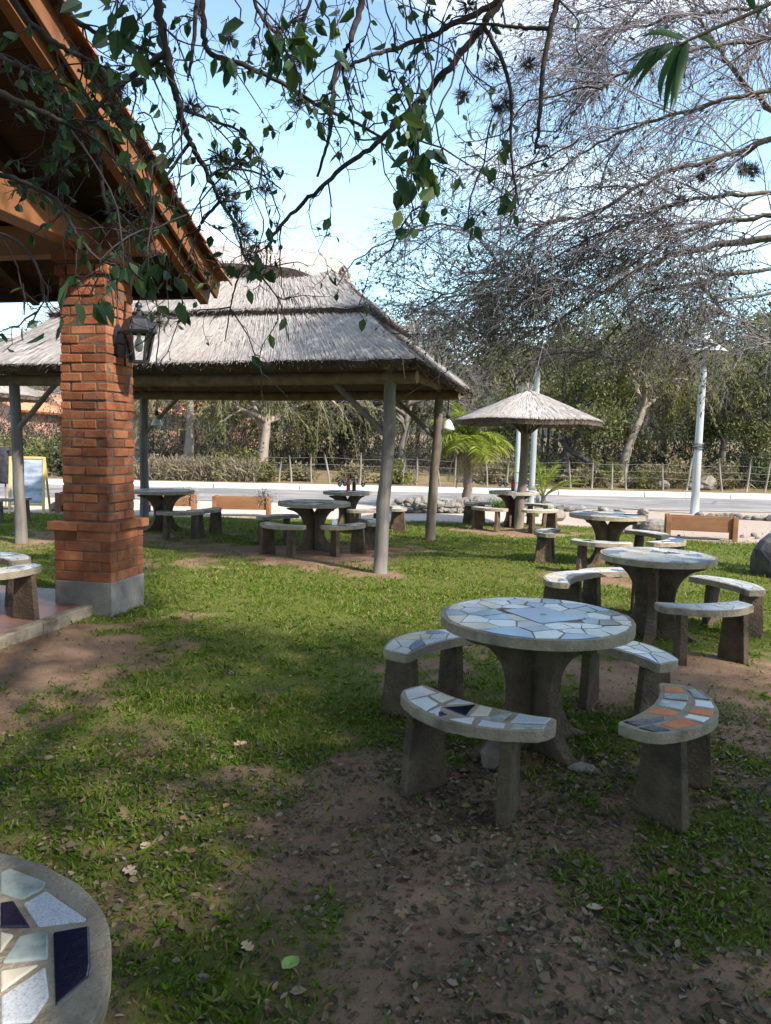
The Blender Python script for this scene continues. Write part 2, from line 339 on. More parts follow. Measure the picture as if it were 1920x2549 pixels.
def grassy(x, y):
    x = np.asarray(x, float); y = np.asarray(y, float); n = fbm(x, y, 1.1); n2 = fbm(x+3, y+8, 5.)
    m = np.ones_like(x)
    for cx_, cy_, rx, ry, r in DIRT:
        dx, dy = x-cx_, y-cy_; c, s_ = math.cos(r), math.sin(r)
        d = np.sqrt(((c*dx+s_*dy)/rx)**2+((-s_*dx+c*dy)/ry)**2)
        m = np.minimum(m, ss(.35, 1.5, d + (n-.5)*2.2 + (n2-.5)*1.2))
    near = ss(6.8, 4.2, y)                                   # thin worn turf close to the camera
    m *= 1 - near*ss(.56, .34, fbm(x+4, y+2, 1.9)*.7+n2*.3)*.55
    m *= .72+.28*ss(.32, .6, n2*.6+n*.4)
    m *= ss(.25, -.35, y-lawn_end(x)+(n-.5)*.9)
    return m
def hgt(x, y):
    x = np.asarray(x, float); y = np.asarray(y, float)
    f = ss(17.5, 15, y)
    z = f*((fbm(x, y, .7)-.5)*.05 + (fbm(x, y, 4.)-.5)*.022)
    return z + ss(KY+.16, KY+.3, y)*.17 + ss(KY+1, KY+9, y)*.35 + ss(45, 160, y)*3
gx = np.concatenate([[-600,-300,-160,-90,-60,-40,-28,-20,-15,-12], np.arange(-9.5, 9.51, .085), [11,13,16,20,28,40,60,90,160,300,600]])
gy = np.concatenate([[-300,-80,-30,-12,-5,-2,-.5], np.arange(.6, 18., .085), np.arange(18.1, 26.4, .6), [26.62,26.7,26.8,27,27.4,28,29,30,32,34,37,41,46,52,60,75,95,120,160,220,320,600]])
X, Y = np.meshgrid(gx, gy); Z = hgt(X, Y)
mb = MB(); nx, ny = len(gx), len(gy)
i = np.arange(ny-1)[:,None]*nx; j = np.arange(nx-1)[None]
mb.add(np.stack([X, Y, Z], -1), np.stack([i+j, i+j+1, i+nx+j+1, i+nx+j], -1).reshape(-1, 4), 0, True)
k = NT('ground'); v = k.coord()
at_ = k.n('Attribute', attribute_name='cover'); sx = k.n('SeparateColor'); k.l(at_.outputs['Color'], sx.inputs[0])
n1 = k.noise(v, 1.7, 7); n2 = k.noise(v, 14, 8, .7); n3 = k.noise(v, 60, 5, .7)
n4 = k.noise(v, 5, 9, .75); dirt = k.mix(k.ramp(n4, [(.3,(0,0,0)),(.7,(1,1,1))]), (.15,.087,.055), (.28,.178,.115))
dirt = k.mix(k.ramp(n1, [(.4,(0,0,0)),(.7,(1,1,1))]), dirt, (.32,.205,.135)); dirt = k.mix(k.ramp(n3, [(.56,(0,0,0)),(.7,(1,1,1))]), dirt, (.05,.035,.026)); dirt = k.mix(k.ramp(k.noise(v, 130, 3), [(.66,(0,0,0)),(.74,(1,1,1))]), dirt, (.3,.24,.19))
pale = k.mix(n2, (.42,.35,.29), (.58,.51,.44)); pale = k.mix(k.ramp(n3, [(.5,(0,0,0)),(.75,(1,1,1))]), pale, (.32,.26,.21))
bank = k.mix(k.ramp(n2, [(.35,(0,0,0)),(.65,(1,1,1))]), (.14,.1,.06), (.3,.21,.13)); bank = k.mix(k.ramp(n1, [(.5,(0,0,0)),(.62,(1,1,1))]), bank, (.11,.12,.04))
soilg = k.mix(n3, (.078,.092,.02), (.14,.148,.036))
f = k.n('Math', operation='MULTIPLY_ADD'); k.l(n3, f.inputs[0]); f.inputs[1].default_value = .5; f.inputs[2].default_value = -.25
f2 = k.n('Math', operation='ADD', use_clamp=True); k.l(f.outputs[0], f2.inputs[0]); k.l(sx.outputs[0], f2.inputs[1])
c = k.mix(sx.outputs[1], dirt, pale); c = k.mix(sx.outputs[2], c, bank)
fr = k.ramp(f2.outputs[0], [(.25,(0,0,0)),(.7,(1,1,1))]); c = k.mix(fr, c, soilg)
k.l(c, k.b.inputs['Base Color']); k.b.inputs['Roughness'].default_value = .95; k.b.inputs['Specular IOR Level'].default_value = .1
k.bump(k.noise(v, 45, 8, .75), .7, .02); mat['ground'] = k.m
ground = mb.build('ground', 'ground'); tag(ground, kind='structure')
ca = ground.data.attributes.new('cover', 'FLOAT_COLOR', 'POINT')
fx, fy = X.ravel(), Y.ravel()
lawnm = grassy(fx, fy); le = lawn_end(fx)
palem = ss(-.2, .35, fy-le+(fbm(fx, fy, .9)-.5)*.7)*ss(KY+.3, KY+.1, fy)*(1-.45*ss(3, 5, fx))
bankm = ss(KY+.2, KY+.3, fy)
ca.data.foreach_set('color', np.stack([lawnm, palem, bankm, np.ones_like(fx)], -1).astype(np.float32).ravel())

k = NT('asphalt'); v = k.coord(); a = k.mix(k.noise(v, 90, 4), (.15,.145,.145), (.23,.222,.22))
a = k.mix(k.ramp(k.noise(v, .5, 6), [(.42,(0,0,0)),(.62,(1,1,1))]), a, (.3,.265,.24)); v2 = k.coord((.05,1,1)); a = k.mix(k.ramp(k.noise(v2, 1.3, 5), [(.5,(0,0,0)),(.66,(1,1,1))]), a, (.14,.132,.13)); vo = k.n('TexVoronoi', feature='DISTANCE_TO_EDGE'); vo.inputs['Scale'].default_value = .35; k.l(v, vo.inputs['Vector']); a = k.mix(k.ramp(vo.outputs['Distance'], [(.004,(.8,.8,.8)),(.012,(0,0,0))]), a, (.08,.075,.07)); k.l(a, k.b.inputs['Base Color'])
k.b.inputs['Roughness'].default_value = .9; k.bump(k.noise(v, 120, 3), .3, .006); mat['asphalt'] = k.m
mb = MB(); xs = np.linspace(-120, 120, 161); e = np.array([RY+.5*(fbm(x, 3., .35)-.5) for x in xs])
V = np.concatenate([np.c_[xs, e, np.full(161, .012)], np.c_[xs, np.full(161, KY+.02), np.full(161, .012)]])
mb.add(V, [(i, i+1, 162+i, 161+i) for i in range(160)]); tag(mb.build('road', 'asphalt'), kind='structure')
mb = MB()
for q in range(60):
    x0 = -90+q*3.; mb.box((x0+1.49, KY+.08, .09+random.uniform(-.006, .006)), (2.97, .18, .2), mi=0, jit=.006)
tag(mb.build('kerb', 'kerb', bevel=.015), kind='structure')

# hills far beyond the wood
mb = MB(); th = np.linspace(-70, 70, 90); V = []
for r_, z0 in ((150, 0), (175, 8), (215, 20), (270, 30), (340, 36)):
    for t in th:
        zz = z0*(.55+.8*float(fbm(t*.06+5, r_*.01, 1.2))) + ss(-10, -45, t)*z0*.25
        V.append((r_*math.sin(math.radians(t)), r_*math.cos(math.radians(t)), zz+(2.5 if z0 == 0 else 0)+float(fbm(t*.9, r_, 1.))*z0*.16))
mb.add(V, [(a_*90+b_, a_*90+b_+1, a_*90+91+b_, a_*90+90+b_) for a_ in range(4) for b_ in range(89)], 0, True)
mat['hill'] = mk('wooded_hill', sp((.03,.035,.02),(.06,.062,.036)), .12, 1., .9, .5, dist=2., detail=8)
tag(mb.build('hills', 'hill'), kind='structure')

# ------------------------------------------------------------------ lawn and litter
def scatter(n, x0, x1, y0, y1): return rng.uniform(x0, x1, n), rng.uniform(y0, y1, n)
mb = MB()
def blades(n, x0, x1, y0, y1, L0, L1, w0, low=.12, thr=1.):
    x, y = scatter(n, x0, x1, y0, y1); keep = (rng.random(n) < np.clip(grassy(x, y), low, 1)**thr) & (np.abs(x) < .56*y+.8)
    x, y = x[keep], y[keep]; m = len(x)
    L = rng.uniform(L0, L1, m)*(.55+.9*vn(x, y, 2.5)); a = rng.uniform(0, 2*PI, m); D = np.stack([np.cos(a)*.85, np.sin(a)*.85, rng.uniform(.35, 1.3, m)], 1)
    leaves(mb, np.stack([x, y, hgt(x, y)-.004], 1), D, L, w0*rng.uniform(.6, 1.4, m), fold=.1, curl=rng.uniform(.1, .6, (m, 1)))
blades(110000, -3.6, 3.4, 1.2, 5., .014, .042, .0075, .05)
blades(60000, -5, 5, 4.5, 9., .022, .05, .0085, .04, 1.3)
blades(85000, -9, 8.5, 8.5, 16.9, .025, .06, .013, .02, 1.3)
# low broad-leaved weeds among the grass
x, y = scatter(1500, -3.4, 3.2, 1.3, 7.5); kp = grassy(x, y) > .38; x, y = x[kp], y[kp]
for q in range(len(x)):
    m = random.randint(5, 11); a = rng.uniform(0, 2*PI, m); D = np.stack([np.cos(a), np.sin(a), rng.uniform(.15, .8, m)], 1)
    leaves(mb, np.tile([x[q], y[q], hgt(x[q], y[q])], (m, 1))+rng.normal(size=(m, 3))*.008, D, rng.uniform(.02, .055, m), rng.uniform(.009, .02, m), fold=.2, curl=.25)
tag(mb.build('grass', 'grass'), kind='stuff', label='short worn lawn of grass and low weeds', cat='grass')
mb = MB()
def litter(n, x0, x1, y0, y1, L0, L1, thr):
    x, y = scatter(n, x0, x1, y0, y1); d = fbm(x+7, y+1, 1.4)*.55+fbm(x+1, y+5, 5.)*.45; keep = (rng.random(n) < ss(thr-.14, thr+.2, d)) & (np.abs(x) < .56*y+.8) & (y < lawn_end(x))
    x, y = x[keep], y[keep]; m = len(x); a = rng.uniform(0, 2*PI, m)
    D = np.stack([np.cos(a), np.sin(a), rng.normal(size=m)*.22], 1); N_ = np.stack([rng.normal(size=m)*.4, rng.normal(size=m)*.4, np.ones(m)], 1)
    L = np.minimum(rng.uniform(L0, L1, m)*np.exp(rng.normal(size=m)*.38)*.88, .055)
    leaves(mb, np.stack([x, y, hgt(x, y)+rng.uniform(.003, .016, m)], 1), D, L, L*rng.uniform(.35, .75, m), N_, fold=rng.uniform(-.1, .35, (m, 1)), curl=rng.uniform(-.2, .3, (m, 1)))
litter(24000, -2.6, 2.8, 1.2, 4.2, .012, .036, .38)
litter(11000, .0, 2.8, 1.2, 4.8, .014, .038, .28)
litter(9000, -4, 4.5, 3.8, 9, .012, .03, .5)
litter(3000, -8, 8, 9, 16, .02, .035, .55)
tag(mb.build('leaf_litter', 'litter'), kind='stuff', label='small dry fallen leaves lying over the turf and bare soil', cat='leaves')
for q, (px, py, L, m_, lb) in enumerate(((597,1858,.085,'tan_leaf','large pale tan fallen leaf lying alone on the grass left of the nearest whole table'),
        (722,2420,.075,'lime_leaf','bright lime green fallen leaf lying on the dark ground at the bottom'),
        (617,2378,.06,'tan_leaf','pinkish tan fallen leaf just above the lime green leaf'),(325,2185,.075,'tan_leaf','curled tan fallen leaf on the grass beside the cropped table'),
        (1480,2265,.06,'tan_leaf','flat tan fallen leaf on the bare soil in front of the orange tiled bench'),(362,2122,.06,'tan_leaf','round tan fallen leaf above the curled one near the cropped table'))):
    p = gp(px, py); mb = MB(); cx_ = []
    prof = [(0,-.02),(.25,-.3),(.35,-.16),(.55,-.36),(.62,-.15),(.85,-.22),(1,0),(.84,.2),(.64,.13),(.5,.38),(.33,.15),(.2,.28)] if q in (0,2,3) else [(0,0),(.2,-.26),(.5,-.36),(.8,-.22),(1,0),(.8,.24),(.5,.36),(.2,.28)]
    pr = np.array(prof); zc = .03+.16*np.abs(pr[:,1])+.1*pr[:,0]; n_ = len(pr); th_ = rng.uniform(0, 6.28)
    V = np.vstack([np.c_[pr*L-[L/2, 0], zc*L+.012], [[0, 0, .012]], np.c_[pr*L-[L/2, 0], zc*L+.0105], [[0, 0, .0105]]])
    mb.add(V, [(i_, (i_+1) % n_, n_) for i_ in range(n_)]+[((i_+1) % n_+n_+1, i_+n_+1, 2*n_+1) for i_ in range(n_)]+[(i_, i_+n_+1, (i_+1) % n_+n_+1, (i_+1) % n_) for i_ in range(n_)])
    o = mb.build('fallen_leaf', m_); o.location = (p[0], p[1], float(hgt(p[0], p[1]))+.004); o.rotation_euler = (rng.normal()*.1, .12, th_); tag(o, lb, 'leaf')
# ------------------------------------------------------------------ mosaic tables and benches
def clip(poly, p, n):
    out = []
    for a, b in zip(poly, poly[1:]+poly[:1]):
        da, db = np.dot(a-p, n), np.dot(b-p, n)
        if da <= 0: out.append(a)
        if (da < 0 < db) or (db < 0 < da): out.append(a+(b-a)*da/(da-db))
    return out
def cells(seeds, dom):
    for a in seeds:
        c = [np.array(q, float) for q in dom]
        for b in seeds:
            if b is not a and len(c) > 2: c = clip(c, (a+b)/2, (b-a))
        if len(c) > 2: yield c
def seeds_in(n, fn, tries=30):
    s = []
    while len(s) < n:
        best, bd = None, -1
        for _ in range(6):
            p = fn(); d = min((np.linalg.norm(p-q) for q in s), default=9)
            if d > bd: best, bd = p, d
        s.append(best)
    return s
def area(c): p = np.array(c); q = np.roll(p, -1, 0); return abs(np.sum(p[:,0]*q[:,1]-q[:,0]*p[:,1]))/2
def lay_tile(mb, c, z, mi, gap=.007, th=.0035):
    p = np.array(c); m = p.mean(0); d = np.linalg.norm(p-m, axis=1, keepdims=True)
    p = m+(p-m)*np.clip(1-gap/np.maximum(d, 1e-4), .2, 1)
    if area(list(p)) > 2e-4: mb.prism(p, z-.001, z+th+random.uniform(0, .0012), None, mi, bottom=False)
def pick(pal): return random.choices([p for p, _ in pal], [w_ for _, w_ in pal])[0]
TM = ['concrete','t_white','t_granite','t_cream','t_blue','t_bluegrey','t_navy','t_marble','t_orange']
TI = {n: i for i, n in enumerate(TM)}
PALE = [('t_white',4),('t_granite',2),('t_blue',2.4),('t_bluegrey',1.9),('t_cream',1.1),('t_navy',.35)]
GREY = [('t_white',2.5),('t_granite',4),('t_cream',1.5),('t_marble',1),('t_bluegrey',.7),('t_navy',.3)]
SUN = [('t_white',3),('t_cream',3),('t_granite',2.5),('t_marble',1)]
ORNG = [('t_orange',3),('t_white',1.7),('t_navy',1.2),('t_granite',1.2),('t_marble',.8)]
NAVY = [('t_white',3),('t_granite',2),('t_navy',1.6),('t_bluegrey',1)]
def leg_panel(wt=.5, ww=.17, wb=.47, H=.692, notch=True):
    z = np.linspace(0, 1, 25); pts = []
    def half(t):
        s_ = np.clip((t-.5)/.46, -1, 1); e = wt if t > .5 else wb
        return ww+(e-ww)*(1-np.sqrt(1-s_*s_)) if abs(s_) < 1 else e
    R_ = [(half(t), t*H) for t in z]; pts = R_[:]
    if notch: pts += [(.13, H), (.02, H-.1), (-.02, H-.1), (-.13, H)]
    return pts + [(-a, b) for a, b in R_[::-1]]
def make_table(loc, R_, ang, label, pal=PALE, ntile=50, square=None, custom=None, group='round mosaic tables on the lawn'):
    t = empty('mosaic_table', (*loc[:2], loc[2] if len(loc) > 2 else 0), label, 'table', group, ang)
    mb = MB(); a = np.linspace(0, 2*PI, 56, endpoint=False); rr = R_*(1+.006*np.sin(3*a+1)+.004*np.sin(7*a)+rng.normal(size=56)*.0022*(rng.random(56) > .4))
    mb.prism(np.c_[rr*np.cos(a), rr*np.sin(a)], .692, .745, None, 0)
    ri = R_-.02; dom = [(ri*math.cos(q), ri*math.sin(q)) for q in np.linspace(0, 2*PI, 28, endpoint=False)]
    if custom: custom(mb)
    else:
        def fn():
            while True:
                p = rng.uniform(-ri, ri, 2)
                if np.hypot(*p) < ri*.98: return p
        for c in cells(seeds_in(ntile, fn), dom):
            m = np.mean(c, 0)
            if square and abs(m[0]-square[0]) < square[2] and abs(m[1]-square[1]) < square[2]*.8: continue
            lay_tile(mb, [np.array(q)+rng.normal(size=2)*.004 for q in c], .745, TI[pick(pal)], .006)
        if square:
            s_ = square[2]; q = [(-s_*1.05,-s_*.8),(s_*.95,-s_*.88),(s_,s_*.85),(-s_*.9,s_*.8)]
            mb.prism([(x_*1.05+square[0], y_*1.05+square[1]) for x_, y_ in q], .746, .7495, None, 0, False)
            mb.prism([(x_+square[0], y_+square[1]) for x_, y_ in q], .7465, .7525, None, TI['t_blue'], False)
            mb.lathe([(0, .754), (.02, .754)], 14, (square[0], square[1], 0), TI['t_navy'])
    mb.build('tabletop', TM, t, bevel=.004, w=False)
    poly = leg_panel(R_-.07, .17, R_-.1)
    for s_, th in ((0, .075), (1, .075)):
        m2 = MB(); T = (lambda V, q=s_: np.stack([V[:,0], V[:,2], V[:,1]], 1) @ rotz(q*PI/2).T)
        if s_ == 0: m2.prism(poly, -th/2, th/2, T)
        else:                                                    # second panel in two halves, butted on the first
            n_ = len(poly)//2; p = np.array(poly)
            r_ = [q for q in poly if q[0] > .03]; lo = [(.0385, 0)]+r_+[(.0385, .6)]
            m2.prism(lo, -th/2, th/2, T); m2.prism([(-x_, y_) for x_, y_ in lo][::-1], -th/2, th/2, T)
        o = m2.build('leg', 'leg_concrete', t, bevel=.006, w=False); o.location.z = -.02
    return t
def bench_mesh(pal, nt=15, custom=None, hl=.415):
    """crescent seat in the bench's own axes: x along it, +y towards the table"""
    yo = lambda s_: -.205+.185*s_**2; yi = lambda s_: .085+.08*s_**2
    xf = lambda s_, t: s_*hl*(1-.07*t)
    W = lambda s_, t: np.array([xf(s_, t), yo(s_)+(yi(s_)-yo(s_))*t])
    out = [W(s_, 0) for s_ in np.linspace(-.9, .9, 15)]+[W(.985, .18), W(1, .5), W(.97, .9)]+[W(s_, 1) for s_ in np.linspace(.9, -.9, 13)]+[W(-.97, .9), W(-1, .5), W(-.985, .18)]
    out = [q+rng.normal(size=2)*.0022 for q in out]; mb = MB(); mb.prism(np.array(out), .4, .453, None, 0)
    def sub(c):
        p = []
        for a, b in zip(c, c[1:]+c[:1]):
            for u in (0, .5): q = a+(b-a)*u; p.append(W(q[0], q[1]))
        return p
    if custom:
        for poly, m_ in custom: lay_tile(mb, sub([np.array([q[0]*1.02, .5+(q[1]-.5)*1.1]) for q in poly]), .453, TI[m_], .006)
    else:
        dom = [(-.955,.06),(.955,.06),(.955,.93),(-.955,.93)]
        fn = lambda: np.array([rng.uniform(-.93, .93), rng.uniform(.1, .9)])
        sd = seeds_in(nt, lambda: fn()*np.array([1, .55])); sd = [q/np.array([1, .55]) for q in sd]
        for c in cells(sd, dom): lay_tile(mb, sub(c), .453, TI[pick(pal)], .006)
    return mb
def make_bench(center, ang, R_, label, pal=PALE, custom=None, nt=15, z=0., group='crescent mosaic benches', twist=0., hl=.415):
    """bench at angle ang (degrees) and radius R_ round the table centre"""
    a = math.radians(ang); p = (center[0]+R_*math.cos(a), center[1]+R_*math.sin(a), z)
    b = empty('mosaic_bench', p, label, 'bench', group, a+PI/2+math.radians(twist))
    bench_mesh(pal, nt, custom, hl).build('seat', TM, b, bevel=.004, w=False)
    for s_ in (-1, 1):
        m = MB(); bw, tw, th, H = .13, .094, .03, .402
        V = [(x_*th*(1 if z_ == 0 else .9), y_*(bw if z_ == 0 else tw), z_*H-.015*(z_ == 0)) for z_ in (0, 1) for x_, y_ in ((-1,-1),(1,-1),(1,1),(-1,1))]
        m.add(V, [(0,3,2,1),(4,5,6,7)]+[(i_, (i_+1) % 4, 4+(i_+1) % 4, 4+i_) for i_ in range(4)])
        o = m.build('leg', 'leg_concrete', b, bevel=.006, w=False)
        o.location = (s_*.235, -.03, 0); o.rotation_euler.z = s_*.31+random.uniform(-.05, .05)
    return b
# nearest whole table
TA = (.86, 4.22); make_table(TA, .535, math.radians(-62), 'nearest whole round table with pale mosaic top and a blue square tile in its centre', PALE, 54, (.0, .05, .175))
AF = [([(-.93,.2),(-.7,.1),(-.62,.85),(-.93,.8)],'t_granite'),([(-.68,.1),(-.32,.1),(-.36,.5),(-.62,.55)],'t_white'),([(-.62,.6),(-.36,.55),(-.34,.9),(-.6,.9)],'t_cream'),
      ([(-.3,.1),(-.12,.1),(-.3,.48)],'t_granite'),([(-.27,.42),(.1,.36),(-.02,.92)],'t_navy'),([(-.29,.55),(-.06,.92),(-.3,.92)],'t_granite'),([(-.24,.1),(-.1,.1),(-.07,.26),(-.2,.3)],'t_navy'),
      ([(.0,.1),(.28,.1),(.2,.4),(.1,.3)],'t_white'),([(.12,.4),(.3,.55),(.2,.92),(.02,.92)],'t_cream'),([(.24,.42),(.5,.4),(.46,.9),(.3,.62)],'t_marble'),
      ([(.32,.1),(.6,.1),(.55,.36),(.28,.36)],'t_granite'),([(.56,.42),(.9,.5),(.9,.9),(.52,.9)],'t_granite'),([(.64,.1),(.93,.2),(.92,.44),(.6,.36)],'t_marble')]
AR = [([(-.93,.15),(-.75,.12),(-.72,.5),(-.93,.5)],'t_navy'),([(-.7,.15),(-.35,.1),(-.3,.42),(-.66,.48)],'t_orange'),([(-.9,.56),(-.5,.5),(-.35,.62),(-.88,.9)],'t_navy'),
      ([(-.33,.56),(-.12,.5),(-.1,.9),(-.4,.9)],'t_orange'),([(-.3,.1),(-.1,.1),(-.12,.42),(-.28,.42)],'t_white'),([(-.06,.1),(.2,.1),(.14,.45),(-.08,.45)],'t_orange'),([(-.06,.52),(.3,.5),(.2,.9),(-.05,.9)],'t_marble'),
      ([(.24,.1),(.5,.1),(.45,.4),(.2,.42)],'t_white'),([(.34,.48),(.62,.46),(.5,.9),(.26,.9)],'t_navy'),([(.54,.1),(.9,.16),(.8,.42),(.5,.4)],'t_navy'),([(.66,.48),(.86,.5),(.8,.9),(.55,.9)],'t_orange')]
make_bench(TA, -122, .83, 'grey mosaic bench with one black triangular tile, in front of the nearest whole table', custom=AF, twist=-6)
make_bench(TA, -49, .83, 'crescent bench with orange and navy tiles beside the nearest whole table', custom=AR, twist=15)
make_bench(TA, 134, .79, 'pale blue mosaic bench behind and left of the nearest whole table', nt=13)
make_bench(TA, 38, .8, 'white and blue mosaic bench half hidden behind the right of the nearest whole table', nt=13)
# second table
TB = (2.46, 6.83); make_table(TB, .5, math.radians(-28), 'second round table from the front, pale grey mosaic top, among four shaded benches', PALE+GREY, 40)
make_bench(TB, -80, .8, 'cream and white mosaic bench in front of the second table from the front', SUN)
make_bench(TB, 20, .85, 'grey white mosaic bench at the right of the second table, crescent curving away', GREY)
make_bench(TB, 147, .83, 'lilac grey mosaic bench left of the second table, its end rounded', GREY)
make_bench(TB, 97, .86, 'pale bench mostly hidden behind the second table, a single leg showing', PALE)
# third table
TC = (3.2, 10.92); make_table(TC, .545, math.radians(-52), 'third round table in the right hand row, blue grey top, below the wooden planter', PALE+NAVY, 40)
make_bench(TC, 162, .84, 'bench seen end on like a stool, left of the third table', GREY)
make_bench(TC, -111, .93, 'white mosaic bench with black tiles in front of the third table', NAVY)
make_bench(TC, 25, .8, 'dark grey bench end on behind the right side of the third table', GREY)
make_bench(TC, -44, .9, 'sky blue tiled bench right of the third table with a raised end', PALE)
# table under the thatched gazebo, front
TD = (-1.12, 11.95); make_table(TD, .57, math.radians(40), 'round table with grey top under the front of the thatched gazebo', PALE+NAVY, 30)
make_bench(TD, 135, .98, 'blue grey bench at the far left of the front gazebo table', PALE)
make_bench(TD, -124, .78, 'bench with two wide legs left in front of the front gazebo table', GREY)
make_bench(TD, -45, .74, 'bench right in front of the front gazebo table, beside the thick post', GREY)
make_bench(TD, 13, .92, 'bench at the right of the front gazebo table, half behind the thick post', GREY)
# rear gazebo table
TE = (-.74, 14.68); make_table(TE, .47, math.radians(35), 'small rear table of the gazebo carrying the amber bottle and plates', GREY, 26)
make_bench(TE, -52, .66, 'low pale bench in front of the table with the amber bottle', GREY)
make_bench(TE, 6, .96, 'bench between the two right hand gazebo posts, beside the bottle table', GREY)
# left gazebo table
TF = (-4.08, 13.95); make_table(TF, .56, math.radians(42), 'round table partly hidden by the brick pillar', GREY, 28)
make_bench(TF, -59, 1.12, 'slim bench with two legs showing right of the brick pillar plinth', GREY, twist=-12)
make_bench(TF, -25, .98, 'dark topped bench end on behind the slim one near the brick pillar', PALE)
# table under the round thatched umbrella
TG = (2.66, 15.82); make_table(TG, .52, math.radians(33), 'round table under the thatched umbrella set with glasses and a red labelled bottle', SUN, 28)
make_bench(TG, -131, .94, 'front left bench of the thatched umbrella table', SUN)
make_bench(TG, 140, .92, 'rear left bench of the thatched umbrella table, behind the front one', GREY)
make_bench(TG, -66, .98, 'sunlit front right bench of the thatched umbrella table', SUN)
make_bench(TG, 40, .8, 'rear right bench of the thatched umbrella table with bright top', SUN)
# cropped table at the lower left
TH = np.array([-1.0, 1.15])
def big_tiles(mb):
    px = [([(0,2245),(35,2240),(78,2308),(0,2310)],'t_navy'),([(0,2172),(25,2160),(118,2195),(112,2210),(55,2240),(0,2222)],'t_marble'),
          ([(57,2249),(115,2217),(217,2287),(217,2292),(95,2307)],'t_granite'),([(131,2319),(223,2302),(228,2400),(222,2432),(137,2505)],'t_navy'),
          ([(0,2318),(38,2325),(0,2372)],'t_cream'),([(48,2330),(105,2318),(123,2325),(122,2387),(2,2398)],'t_marble'),([(0,2415),(100,2398),(0,2470)],'t_cream'),
          ([(0,2480),(115,2404),(126,2480),(80,2545),(0,2549)],'t_granite'),([(0,2150),(22,2156),(0,2166)],'t_cream'),([(-140,2330),(-10,2322),(-20,2400),(-150,2420)],'t_white'),
          ([(-150,2230),(-12,2244),(-12,2308),(-150,2312)],'t_granite'),([(-170,2430),(-15,2420),(-20,2540),(-180,2560)],'t_cream'),([(-120,2180),(-10,2160),(-10,2225),(-140,2215)],'t_white')]
    R2 = rotz(-.4)[:2,:2]
    for poly, m_ in px: lay_tile(mb, [(gp(a_, b_, .7475)[:2]-TH)@R2.T for a_, b_ in poly][::-1], .745, TI[m_], .002)
make_table(tuple(TH), .54, .4, 'cropped round table at the lower left with large navy, marble and speckled tiles', custom=big_tiles)
# benches on the tiled patio, their table out of frame
TI_ = (-4.0, 6.55)
make_bench(TI_, -12, .72, 'nearer mosaic bench on the tiled patio beside the brick pillar', PALE, z=.1, group='benches on the patio', twist=-25)
make_bench(TI_, 62, .72, 'farther mosaic bench on the patio showing only its glossy white tip', PALE, z=.1, group='benches on the patio')
make_table((TI_[0]-.35, TI_[1]-.1, .1), .5, .6, 'round table on the tiled patio mostly outside the picture', PALE, 26)
make_bench((-8.1, 15.6), -38, .9, 'grey bench behind the left gazebo post below the board', GREY)
# ------------------------------------------------------------------ brick pavilion
pv, pu = np.array([-.98,.2,0]), np.array([.2,.98,0]); e1, e2, ez = -pv, pu, np.array([0,0,1.])
PR = np.stack([e1, e2, ez], 1); PC = np.array([-2.58,7.12,0]) + .29*pu + .29*pv
pav = empty('brick_pavilion', PC, 'open pavilion with tiled gable roof, orange beams and a square brick corner pillar', 'pavilion')
def L2W(p): return PC + PR @ np.array(p, float)
def course(mb, a, z0, h, odd, L=.25, dep=.1, jit=.006, gap=.013):
    for sd in range(4):
        full = (sd % 2 == 0) ^ odd; ln = 2*a if full else 2*(a-dep)-2*gap
        ca_, sa = [(1,0),(0,1),(-1,0),(0,-1)][sd]
        n = max(1, round(ln/L)); cuts = [0]+[(q+random.uniform(-.16, .16)+(.22 if odd else -.12)*(n > 1))*ln/n for q in range(1, n)]+[ln]
        for c0, c1 in zip(cuts, cuts[1:]):
            x = (c0+c1)/2-ln/2; y = -a+dep/2+random.uniform(-jit, jit)*1.5
            R2 = np.array([[ca_,-sa,0],[sa,ca_,0],[0,0,1]]); th = random.uniform(-.012, .012)
            R3 = R2 @ np.array([[math.cos(th),-math.sin(th),0],[math.sin(th),math.cos(th),0],[0,0,1]])
            mb.box(L2W(R2 @ np.array([x, y, z0+h/2])), (c1-c0-gap, dep, h-gap), PR @ R3, 0, jit=.0035)
def core(mb, a, z0, z1): mb.box(L2W((0,0,(z0+z1)/2)), (2*a, 2*a, z1-z0), PR, 1)
sh = MB(); nC = 26; z = .895; hC = (3.17-z)/nC
for q in range(nC): course(sh, .243, z+q*hC, hC*random.uniform(.97, 1.), q % 2 == 0)
core(sh, .233, .89, 3.2)
pil = sh.build('pillar', ['brick','mortar'], pav, bevel=.007)
pb = MB()
for q in range(5): course(pb, .30, .32+q*.097, .097, q % 2 == 1, L=.27, jit=.002, gap=.007)
core(pb, .293, .3, .81)
for q in range(4):                                              # projecting ledge of flat bricks
    pass
course(pb, .345, .806, .088, False, L=.34, dep=.15, jit=.004, gap=.008); core(pb, .325, .81, .885)
pb.build('plinth', ['brick','mortar'], pil, bevel=.007)
pb = MB(); n_ = 9; pb.box(L2W((0,0,.14)), (.605,.605,.36), PR, 0, jit=.006); pb.build('plinth_base', 'plinth', pil, bevel=.012)
pb = MB(); course(pb, .275, 3.18, .1, True, dep=.12, jit=.002); core(pb, .245, 3.19, 3.31); course(pb, .295, 3.305, .1, False, dep=.12, jit=.002); core(pb, .26, 3.29, 3.40)
pb.build('capital', ['brick','mortar'], pil, bevel=.006)
b = MB(); b.beam(L2W((0,.32,3.56)), L2W((0,-9,3.56)), .2, .29); b.build('beam', 'wood_orange', pav, bevel=.008)
b = MB(); b.beam(L2W((.105,0,3.558)), L2W((.68,0,3.558)), .2, .28); b.build('beam', 'wood_orange', pav, bevel=.008)
